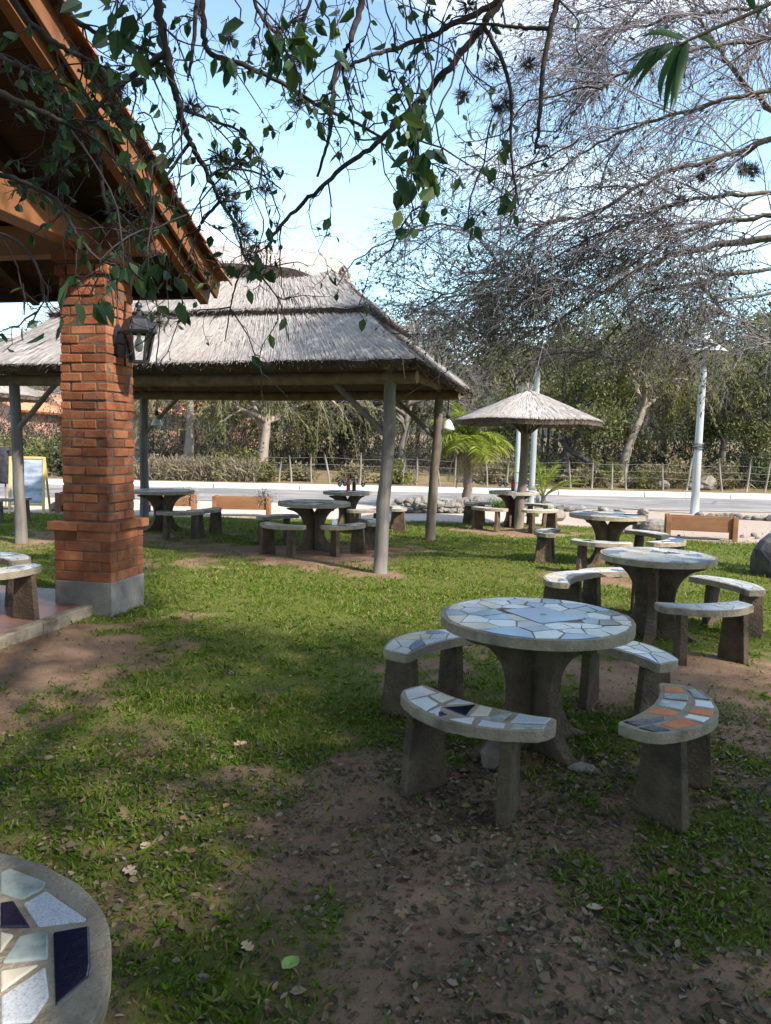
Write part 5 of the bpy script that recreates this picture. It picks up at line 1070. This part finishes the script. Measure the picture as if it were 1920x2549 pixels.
# ------------------------------------------------------------------ the near tree whose branches hang into the picture
ot = empty('overhanging_tree', (3.3,-2.6,0), 'near tree with dark leafy thorny branches hanging in from above over the pavilion roof', 'tree')
LIMBS = [  # (points px, py, Y), radius at start, twigs per metre, leaves per twig
 ([(385,-80,2.6),(395,20,2.6),(415,135,2.6),(437,230,2.65),(460,320,2.7),(485,375,2.7),(520,440,2.75),(548,500,2.8)], .017, 13, 8),
 ([(415,130,2.6),(330,190,2.6),(270,240,2.55),(215,300,2.5),(150,390,2.5),(95,470,2.45)], .011, 16, 9),
 ([(495,-80,2.9),(490,20,2.9),(478,130,2.85),(468,200,2.8)], .011, 10, 6),
 ([(500,-80,3.),(507,60,3.),(522,130,3.),(620,168,3.),(700,205,3.05),(790,262,3.1),(850,290,3.1),(960,345,3.2)], .013, 12, 7),
 ([(915,-90,2.5),(900,10,2.5),(868,110,2.5),(835,185,2.5),(825,290,2.5),(815,360,2.55),(790,440,2.6)], .012, 12, 6),
 ([(1270,-60,2.7),(1230,10,2.7),(1130,58,2.7),(1070,92,2.7),(965,125,2.65),(900,150,2.6),(845,172,2.6)], .012, 11, 6),
 ([(1300,-70,2.9),(1230,22,2.9),(1190,80,2.9),(1135,150,2.9),(1060,232,2.9),(1000,295,2.9),(940,355,2.9),(860,412,2.9),(770,492,2.9),(700,560,2.9),(660,620,2.9)], .015, 10, 5),
 ([(1390,-60,2.4),(1384,10,2.4),(1368,75,2.4),(1350,190,2.4),(1345,270,2.4),(1338,350,2.4),(1328,385,2.4)], .011, 6, 2),
 ([(1368,72,2.4),(1290,68,2.45),(1205,60,2.5),(1130,56,2.55)], .007, 7, 3),
 ([(1205,65,2.6),(1250,150,2.6),(1272,235,2.6),(1272,340,2.6),(1278,430,2.6),(1292,510,2.6)], .008, 9, 5),
 ([(1000,200,2.3),(1020,260,2.3),(1025,340,2.3),(1040,420,2.3),(1055,480,2.3),(1045,540,2.3)], .006, 14, 7),
 ([(0,-60,2.3),(60,40,2.35),(140,110,2.4),(220,150,2.5),(300,190,2.6)], .012, 17, 9),
 ([(-60,200,2.1),(60,260,2.15),(150,300,2.2),(240,350,2.3),(330,440,2.4)], .010, 17, 9),
 ([(-60,420,2.2),(50,450,2.25),(140,500,2.3),(190,580,2.3),(240,640,2.3),(290,660,2.3)], .008, 14, 6),
 ([(230,270,2.5),(248,400,2.5),(262,500,2.5),(300,590,2.5),(320,650,2.5),(385,670,2.5)], .008, 13, 6),
 ([(240,250,2.6),(310,330,2.7),(365,430,2.7),(372,540,2.7),(368,640,2.7),(385,730,2.7),(398,810,2.7),(388,910,2.7)], .005, 6, 0),
 ([(100,-80,2.7),(180,40,2.7),(260,90,2.75),(350,120,2.8),(420,150,2.8)], .010, 15, 8),
 ([(548,500,2.8),(500,560,2.8),(470,640,2.75),(440,700,2.75)], .006, 14, 7),
 ([(548,500,2.8),(590,570,2.85),(610,640,2.9),(660,700,2.9),(700,760,2.9),(720,850,2.9)], .006, 11, 5),
 ([(520,440,2.75),(560,420,2.75),(640,430,2.8),(700,470,2.8)], .006, 13, 6),
 ([(450,270,2.65),(530,300,2.7),(600,330,2.7),(650,400,2.7),(640,480,2.7)], .006, 15, 7),
 ([(470,360,2.7),(420,430,2.7),(380,500,2.7),(330,560,2.7)], .006, 15, 8),
 ([(630,-80,2.4),(640,20,2.4),(690,90,2.4),(740,180,2.45),(745,260,2.5)], .007, 13, 8),
 ([(780,-80,2.6),(770,10,2.6),(740,90,2.6),(720,170,2.6)], .007, 12, 6),
 ([(-80,100,2.5),(40,160,2.5),(110,190,2.5),(200,230,2.5)], .010, 17, 9),
 ([(-60,560,2.3),(40,600,2.35),(90,660,2.35),(110,740,2.35),(80,800,2.35)], .006, 7, 3),
 ([(610,660,2.9),(590,700,2.9),(575,760,2.9),(560,850,2.9)], .004, 6, 1)]
mb_b, mb_l = MB(), MB(); tuft = []
hub = np.array([.6,-.4,4.9])
for li, (pts_, r0, dens, lf) in enumerate(LIMBS):
    lf = lf*.82
    if pts_[0][0] > 380: dens, lf = dens*.85, lf*.8
    if pts_[-1][1] > 580 and pts_[0][0] < 300: dens, lf = dens*.75, lf*.55
    P = np.array([at(*p) for p in pts_])
    C_ = resample(P, 6*len(P)); C_[1:-1] += rng.normal(size=(len(C_)-2, 3))*r0*.16
    mb_b.tube(C_, np.linspace(r0, max(r0*.38, .0022), len(C_)), 6)
    if pts_[0][1] < 0 or pts_[0][0] < 0:                        # carried on out of the picture to the trunk
        mb_b.tube(resample([C_[0], C_[0]+unit(C_[0]-C_[3])*.5, (C_[0]+hub)/2+ez*.5, hub], 10), np.linspace(r0, r0*2.2, 10), 6)
    ln_ = np.sum(np.linalg.norm(np.diff(C_, axis=0), axis=1)); n = max(3, int(ln_*dens*1.25))
    p, T = on_curves(C_[None], n, .06, 1.); tw = grow(p, fork(T, 1., -.12), rng.uniform(.1, .42, n), 7, .07, .34); tubes(mb_b, tw, taper(n, 7, .0032, .4), 4)
    p2_, T2 = on_curves(tw, 4, .15, 1.); t2 = grow(p2_, fork(T2, .9), rng.uniform(.03, .15, len(p2_)), 5, .08, .38); tubes(mb_b, t2, taper(len(p2_), 5, .0019, .45), 3)
    p3_, T3 = on_curves(t2, 2, .2, 1.); t3 = grow(p3_, fork(T3, 1.1), rng.uniform(.012, .05, len(p3_)), 3, .0, .2); tubes(mb_b, t3, taper(len(p3_), 3, .0012, .3), 3)   # thorns and spurs
    if lf:
        nl = int(n*lf*1.05); src = np.concatenate([tw.reshape(-1, 3), t2[:, 2:].reshape(-1, 3)]); b_ = src[rng.integers(0, len(src), nl)]
        D = np.stack([rng.normal(size=nl)*.5, rng.normal(size=nl)*.5, -rng.uniform(.15, 1.2, nl)], 1); L = rng.uniform(.018, .056, nl)
        leaves(mb_l, b_, D, L, L*rng.uniform(.42, .68, nl), fold=.14, curl=rng.uniform(-.1, .3, (nl, 1)))
# leaf clusters that hang clear against the sky
for px, py, Y, n, sz in ((1030,230,2.2,7,.06),(1045,290,2.2,9,.07),(1025,330,2.2,8,.065),(1050,390,2.2,8,.07),(1085,400,2.2,3,.07),(1045,470,2.2,5,.08),(1030,530,2.2,4,.05),(1250,350,2.4,6,.05),(1270,490,2.4,5,.06),(1180,560,2.5,5,.055),
                        (1140,290,2.6,1,.03),(980,120,2.2,5,.055),(985,160,2.2,4,.05),(700,110,2.1,9,.07),(730,130,2.1,6,.075),(650,80,2.1,7,.075),(745,60,2.2,6,.07),(270,60,2.,8,.07),(300,40,2.,8,.07),(220,740,1.9,4,.07),(305,668,1.95,5,.06),(368,672,1.95,6,.062),(425,700,2.,4,.056),(85,790,2.2,6,.055),(395,660,2.,4,.05),
                        (640,640,2.5,9,.055),(680,580,2.6,5,.05),(360,420,2.3,12,.06),(420,500,2.4,9,.055),(840,70,2.3,6,.06),(560,120,2.4,8,.06)):
    c = at(px, py, Y); b_ = c+rng.normal(size=(n, 3))*.03; D = np.stack([rng.normal(size=n)*.45, rng.normal(size=n)*.45, -rng.uniform(.4, 1.1, n)], 1); L = rng.uniform(.7, 1.15, n)*sz
    leaves(mb_l, b_, D, L, L*rng.uniform(.45, .62, n), fold=.12, curl=rng.uniform(-.1, .25, (n, 1)))
    og = c+np.array([rng.normal()*.012, rng.normal()*.012, .055]); d_ = b_-og; s_ = grow(np.tile(og, (n, 1))+ez*rng.uniform(-.02, .03, (n, 1)), d_, np.linalg.norm(d_, axis=1)*.8, 4, 0, .12); tubes(mb_b, s_, taper(n, 4, .0014, .6), 3)
    tubes(mb_b, grow(np.array([og-ez*.05]), np.array([[rng.normal()*.3, .2, 1.]]), .4, 9, -.02, .25), taper(1, 9, .0022, 1.2), 4)
# trunk and unseen crown, its limbs added overhead and behind to shade the foreground
mb_b.tube(resample([(3.3,-2.6,-.2),(3.2,-2.5,1.4),(2.7,-2.0,3.1),(1.7,-1.2,4.3),tuple(hub)], 14), np.linspace(.24, .05, 14), 12)
big = [[(2.9,-2.2,2.6),(3.6,-1.4,4.2),(4.6,-.2,5.6),(5.6,1.2,6.6)],[(2.9,-2.2,2.6),(4.4,-2.2,4.4),(6.2,-1.6,5.8),(8,-.6,6.4)],[(2.7,-2.0,3.1),(2.6,-.8,4.8),(3.5,.6,6.),(4.3,1.7,6.6)],
       [(2.7,-2.0,3.1),(1.4,-2.6,5.),(1,-2.2,6.5)],[(2.9,-2.2,2.8),(4.6,-1,4.6),(6.4,.8,5.8),(7.6,2.6,6.4)],[(1.7,-1.2,4.3),(1.5,-.5,5.8),(2.2,.4,7)],[(3.,-1.9,2.9),(5,.2,4.4),(6.6,2.,5.4),(7.6,3.2,5.8)],[(2.9,-1.8,2.9),(4.,.3,4.6),(4.8,1.2,5.3),(5.3,1.6,5.6)],[(2.7,-2,3.2),(.2,-2.2,4.8),(-1.6,-1.2,5.6),(-2.6,.4,6)],[(1.7,-1.2,4.3),(.6,.2,5.3),(.2,1.6,5.8),(-.3,2.8,6.3)],[(1.7,-1.2,4.3),(2.6,1,5.9),(2.6,3.4,6.7),(2.2,5.4,7.1)],[(2.9,-2.3,2.2),(1,-4,3.3),(-2,-4.6,2.9),(-4,-4,2.6)],[(3,-2.5,2),(5.2,-3.6,2.7),(7.6,-3.6,2.4)],[(2.9,-2.3,2.6),(.5,-3,4.2),(-2.6,-2.6,4.2)],[(3.,-2.6,2.),(3.4,-4.6,2.2),(1.,-5.4,2.),(-1.6,-5.2,1.8)],[(3,-2.4,2.2),(5,-1.4,3),(6.6,.4,3.4),(8,2.,3.4)]]
BL_ = np.stack([resample(p, 12) for p in big]); tubes(mb_b, BL_, taper(len(big), 12, .1, .2), 8)
p, T = on_curves(BL_, 26, .25, 1.); L2 = grow(p, fork(T, .9), rng.uniform(.6, 1.7, len(p)), 7, .03, .2); tubes(mb_b, L2, taper(len(p), 7, .02, .2), 4)
q, T = on_curves(L2, 14, .1, 1.); out_ = lambda c, k_: (c[:,0] > .60*c[:,1]+k_) | (c[:,1] < 0) | (c[:,2] > 2.3+.66*c[:,1]+k_); q = q[out_(q, .5)]; m_ = 17; c = np.repeat(q, m_, 0)+rng.normal(size=(len(q)*m_, 3))*.3
c = c[out_(c, .35)]
gx_ = c[:,0]-sun_v.x/sun_v.z*c[:,2]; gy_ = c[:,1]-sun_v.y/sun_v.z*c[:,2]        # unseen crown thinned along the sun's rays, shaped to light lawn beyond and left
c = c[rng.random(len(c)) < np.where((gy_ > 7.1) & (gx_ > -2.2), .12, np.where((gx_ < -.5+.25*(gy_-3)) & (gy_ < 7.1) & (gy_ > 2.5) & (gx_ > -6), .4, 1))]; n = len(c)
leaves(mb_l, c, rng.normal(size=(n, 3))+np.array([0,0,-.4]), rng.uniform(.07, .13, n), rng.uniform(.045, .075, n))
mb_b.build('branches', 'bark_dark', ot); mb_l.build('leaf_crown', 'leaf_dark', ot)
for px, py, Y, s_ in ((475,265,2.6,.05),(570,95,2.9,.035),(545,395,2.8,.055),(580,405,2.8,.06),(555,475,2.8,.06),(595,560,2.8,.065),(610,590,2.8,.06),(580,520,2.8,.05),(660,470,2.9,.045),(1165,15,2.7,.055),(1225,165,2.8,.06),(1185,85,2.8,.04),(1315,160,2.5,.04),(750,150,2.5,.045),(860,165,2.6,.035),(285,215,2.5,.05),(395,790+15,2.7,.03),(1265,260,2.6,.04),(1240,270,2.6,.03),(740,255,3.,.03),(620,640,2.8,.04),(1150,235,2.8,.035)):
    m = MB(); c = at(px, py, Y); n = 170; d_ = rng.normal(size=(n, 3)); d_[:,2] *= .8; P = grow(np.tile(c, (n, 1))+unit(d_)*s_*.15, d_, rng.uniform(.6, 1.15, n)*s_, 4, .04, .22)
    strips(m, P, taper(n, 4, .0024, .2), unit(np.cross(d_, rng.normal(size=(n, 3))))); o = m.build('air_plant', 'airplant'); V0 = c
    o.data.transform(Matrix.Translation(-Vector(c))); o.location = c; tag(o, 'small spiky grey ball of air plant growing on the overhanging branches', 'air plant', 'air plants on the overhanging branches')
# ------------------------------------------------------------------ the pale twiggy tree on the right
rt = empty('twiggy_tree', (8.9,8.6,0), 'big nearly leafless tree at the right with grey arching limbs and fine drooping twigs', 'tree')
fork0 = np.array([8.3,8.7,3.3])
RL_ = [([(1990,590,9.0),(1900,597,9.2),(1780,612,9.4),(1670,637,9.5),(1590,672,9.6),(1510,722,9.8),(1430,775,9.9),(1370,812,10.),(1280,850,10.1)], .075),
 ([(1990,530,8.6),(1900,540,8.7),(1800,552,8.8),(1700,578,8.9),(1600,640,9.1),(1500,700,9.3),(1400,740,9.5)], .05),
 ([(1990,310,8.0),(1900,352,8.1),(1800,392,8.2),(1700,415,8.3),(1600,455,8.4),(1500,520,8.5),(1385,548,8.6),(1290,575,8.8)], .055),
 ([(1990,330,8.4),(1880,240,8.4),(1840,195,8.4),(1780,110,8.3),(1740,40,8.2),(1710,-40,8.2)], .06),
 ([(1840,195,8.4),(1900,100,8.6),(1960,20,8.8)], .04),
 ([(1650,640,9.4),(1670,590,9.3),(1640,545,9.2),(1570,530,9.2),(1480,545,9.2),(1400,575,9.3),(1300,640,9.5)], .02),
 ([(1290,735,9.9),(1240,655,9.8),(1190,595,9.8),(1140,565,9.7),(1095,560,9.7),(1030,578,9.6),(960,605,9.6),(880,655,9.6),(840,710,9.6)], .022),
 ([(1380,808,10.),(1290,828,10.),(1210,830,10.),(1130,815,10.),(1060,835,10.)], .022),
 ([(1990,660,9.6),(1850,680,9.6),(1720,705,9.8),(1600,730,10.),(1530,820,10.1),(1490,872,10.2),(1390,880,10.3),(1300,905,10.4)], .04),
 ([(1990,480,8.2),(1850,485,8.2),(1720,500,8.4),(1600,540,8.6),(1480,590,8.8),(1380,640,9.),(1290,690,9.2)], .04),
 ([(1990,200,7.6),(1850,240,7.6),(1700,280,7.8),(1550,330,8.),(1420,400,8.2),(1310,480,8.4)], .04),
 ([(1990,90,7.4),(1880,100,7.4),(1700,130,7.6),(1560,180,7.8),(1460,250,8.),(1380,330,8.2)], .035),
 ([(1900,20,7.8),(1760,30,8.),(1600,60,8.2),(1480,120,8.4),(1400,200,8.6)], .03),
 ([(1990,720,10.4),(1850,740,10.4),(1740,770,10.5),(1640,830,10.6),(1560,900,10.7)], .035),
 ([(1990,800,11.),(1880,830,11.),(1780,860,11.),(1700,900,11.)], .03),
 ([(1700,-60,8.6),(1620,0,8.6),(1540,60,8.8),(1460,130,8.8)], .025),
 ([(1600,670,9.6),(1520,640,9.6),(1420,650,9.7),(1320,690,9.8),(1200,700,9.9),(1100,740,10.),(1010,790,10.)], .022),
 ([(1500,725,9.8),(1400,700,9.8),(1290,720,9.9),(1180,760,10.),(1080,800,10.)], .02),
 ([(1560,900,10.7),(1480,890,10.8),(1400,910,10.9)], .02),
 ([(1990,880,10.2),(1900,840,10.),(1790,760,9.8),(1740,690,9.6)], .02)]
mb_b, mb_t, mb_l = MB(), MB(), MB(); CS = []
for pts_, r0 in RL_:
    P = np.array([at(*p) for p in pts_]); C_ = resample(P, 30); C_[1:-1] += rng.normal(size=(28, 3))*.012; CS.append(C_)
    r0 *= .64; mb_b.tube(C_, np.linspace(r0, max(.008, r0*.25), 30), 8)
    if pts_[0][0] > 1950: mb_b.tube(resample([C_[0], C_[0]+unit(C_[0]-C_[2])*1., fork0], 8), np.linspace(r0, r0*1.5, 8), 8)
mb_b.tube(resample([(9.0,8.6,-.2),(8.8,8.6,1.6),tuple(fork0),(8.2,8.5,5.5),(8.0,8.2,7.5)], 14), np.linspace(.3, .07, 14), 12)
def trim(C_, loose=.02):                                        # the crown's lower and left outline: shoots that would hang out beyond it are dropped
    q_ = (C_-CAM) @ Rc; sx_ = CX+FPX*q_[...,0]/-q_[...,2]; sy_ = CY-FPX*q_[...,1]/-q_[...,2]
    lo = np.interp(sx_, [840,1000,1150,1300,1500,1600,1750,1950,2300], [720,890,950,960,940,985,1040,1060,1100]); lf = np.interp(sy_, [-200,0,300,420,520,600,760,900], [1240,1190,1150,1060,960,850,850,1000])
    return C_[((sy_ < lo) & (sx_ > lf)).all(1) | (rng.random(len(C_)) < loose)]
CS = np.stack(CS); p, T = on_curves(CS, 27, .05, 1.)
D = fork(T, .75, .12); D[:,0] -= .25; L2 = trim(grow(p, D, rng.uniform(.5, 1.9, len(p)), 10, .06, .13)); tubes(mb_t, L2, taper(len(L2), 10, .0085, .3), 4)
p, T = on_curves(L2, 9, .1, 1.); L3 = trim(grow(p, fork(T, .7), rng.uniform(.25, .95, len(p)), 7, .09, .14), .005); tubes(mb_t, L3, taper(len(L3), 7, .0042, .4), 3)
p, T = on_curves(L3, 3, .1, 1.); L4 = grow(p, fork(T, .7), rng.uniform(.1, .4, len(p)), 4, .1, .15); tubes(mb_t, L4, taper(len(p), 4, .0026, .45), 3)
b_, T = on_curves(L4, 2, .1, 1.); px_ = (b_-CAM) @ Rc; sy = CY-FPX*px_[:,1]/-px_[:,2]
keep = rng.random(len(b_)) < np.where(sy > 620, .6, .22); b_, T = b_[keep], T[keep]; n = len(b_)
leaves(mb_l, b_, T*.5+rng.normal(size=(n, 3))*.5-ez*.4, rng.uniform(.035, .075, n), rng.uniform(.014, .026, n))
mb_b.build('limbs', 'bark', rt); mb_t.build('twigs', 'twig_grey', rt); mb_l.build('leaves', 'leaf_small', rt)
for px, py, Y, s_ in ((1695,500,8.6,.12),(1850,420,8.2,.1),(1875,425,8.2,.11),(1770,420,8.4,.09),(1745,440,8.4,.08),(1660,690,9.4,.09)):
    m = MB(); c = at(px, py, Y); n = 260; d_ = rng.normal(size=(n, 3)); P = grow(np.tile(c, (n, 1))+unit(d_)*s_*.2, d_, rng.uniform(.4, 1., n)*s_, 4, .03, .25); strips(m, P, taper(n, 4, .009, .2), unit(np.cross(d_, rng.normal(size=(n, 3)))))
    o = m.build('air_plant', 'airplant'); o.data.transform(Matrix.Translation(-Vector(c))); o.location = c; tag(o, 'dark round clump of air plant high in the twiggy right hand tree', 'air plant', 'air plants in the twiggy tree')
# ------------------------------------------------------------------ bamboo spray at the upper right
Yb = 1.75; bb = empty('bamboo', at(2080,-160,Yb), 'spray of long dark green bamboo leaves hanging at the upper right', 'bamboo'); m = MB()
st_ = resample([at(2080,-160,Yb), at(1990,-40,Yb), at(1880,28,Yb), at(1780,70,Yb), at(1715,100,Yb), at(1660,125,Yb)], 16); m.tube(st_, np.linspace(.006, .0022, 16), 6)
m.tube(resample([at(2080,-160,Yb), at(2300,200,Yb+.1), (1.75,1.7,.0)], 10), np.linspace(.012, .02, 10), 8); m.build('stem', 'pole_brown', bb); m = MB()
def blade(a_, b_, w_):
    A_, B_ = at(*a_), at(*b_); n = 9; t = np.linspace(0, 1, n)[:,None]; P = A_+(B_-A_)*t; P[:,1] += .02*np.sin(t[:,0]*PI)*rng.normal(); P[:,2] += (.012*np.sin(t*PI))[:,0]
    wv = w_*np.array([.25,.8,1,1,.92,.78,.58,.32,.03]); d_ = unit(B_-A_); sd_ = unit(np.cross(d_, np.array([0,1.,0])+rng.normal(size=3)*.45)); nm_ = np.cross(sd_, d_)
    P1 = np.stack([P-sd_*wv[:,None]*.5+nm_*wv[:,None]*.12, P, P+sd_*wv[:,None]*.5+nm_*wv[:,None]*.12], 1)
    m.add(P1.reshape(-1, 3), [(i*3+j, i*3+j+1, i*3+j+4, i*3+j+3) for i in range(n-1) for j in range(2)], 0, True)
for a_, b_, w_ in (((1708,92,1.75),(1620,58,1.72),.020),((1700,98,1.75),(1592,92,1.7),.018),((1690,105,1.75),(1540,168,1.7),.026),((1672,115,1.75),(1546,218,1.72),.024),((1675,112,1.74),(1570,232,1.76),.024),((1690,104,1.76),(1645,252,1.78),.022),
                   ((1700,108,1.75),(1652,292,1.74),.030),((1706,106,1.75),(1668,280,1.77),.024),((1712,104,1.75),(1680,268,1.72),.026),((1715,108,1.76),(1708,205,1.78),.016),((1738,88,1.75),(1785,128,1.75),.024),((1668,118,1.75),(1632,142,1.7),.012),
                   ((1880,25,1.75),(1840,-15,1.75),.022),((1905,15,1.75),(1880,55,1.75),.016),((1640,130,1.75),(1560,200,1.74),.016)): blade(a_, b_, w_*.78)
m.build('foliage', 'bamboo_leaf', bb)
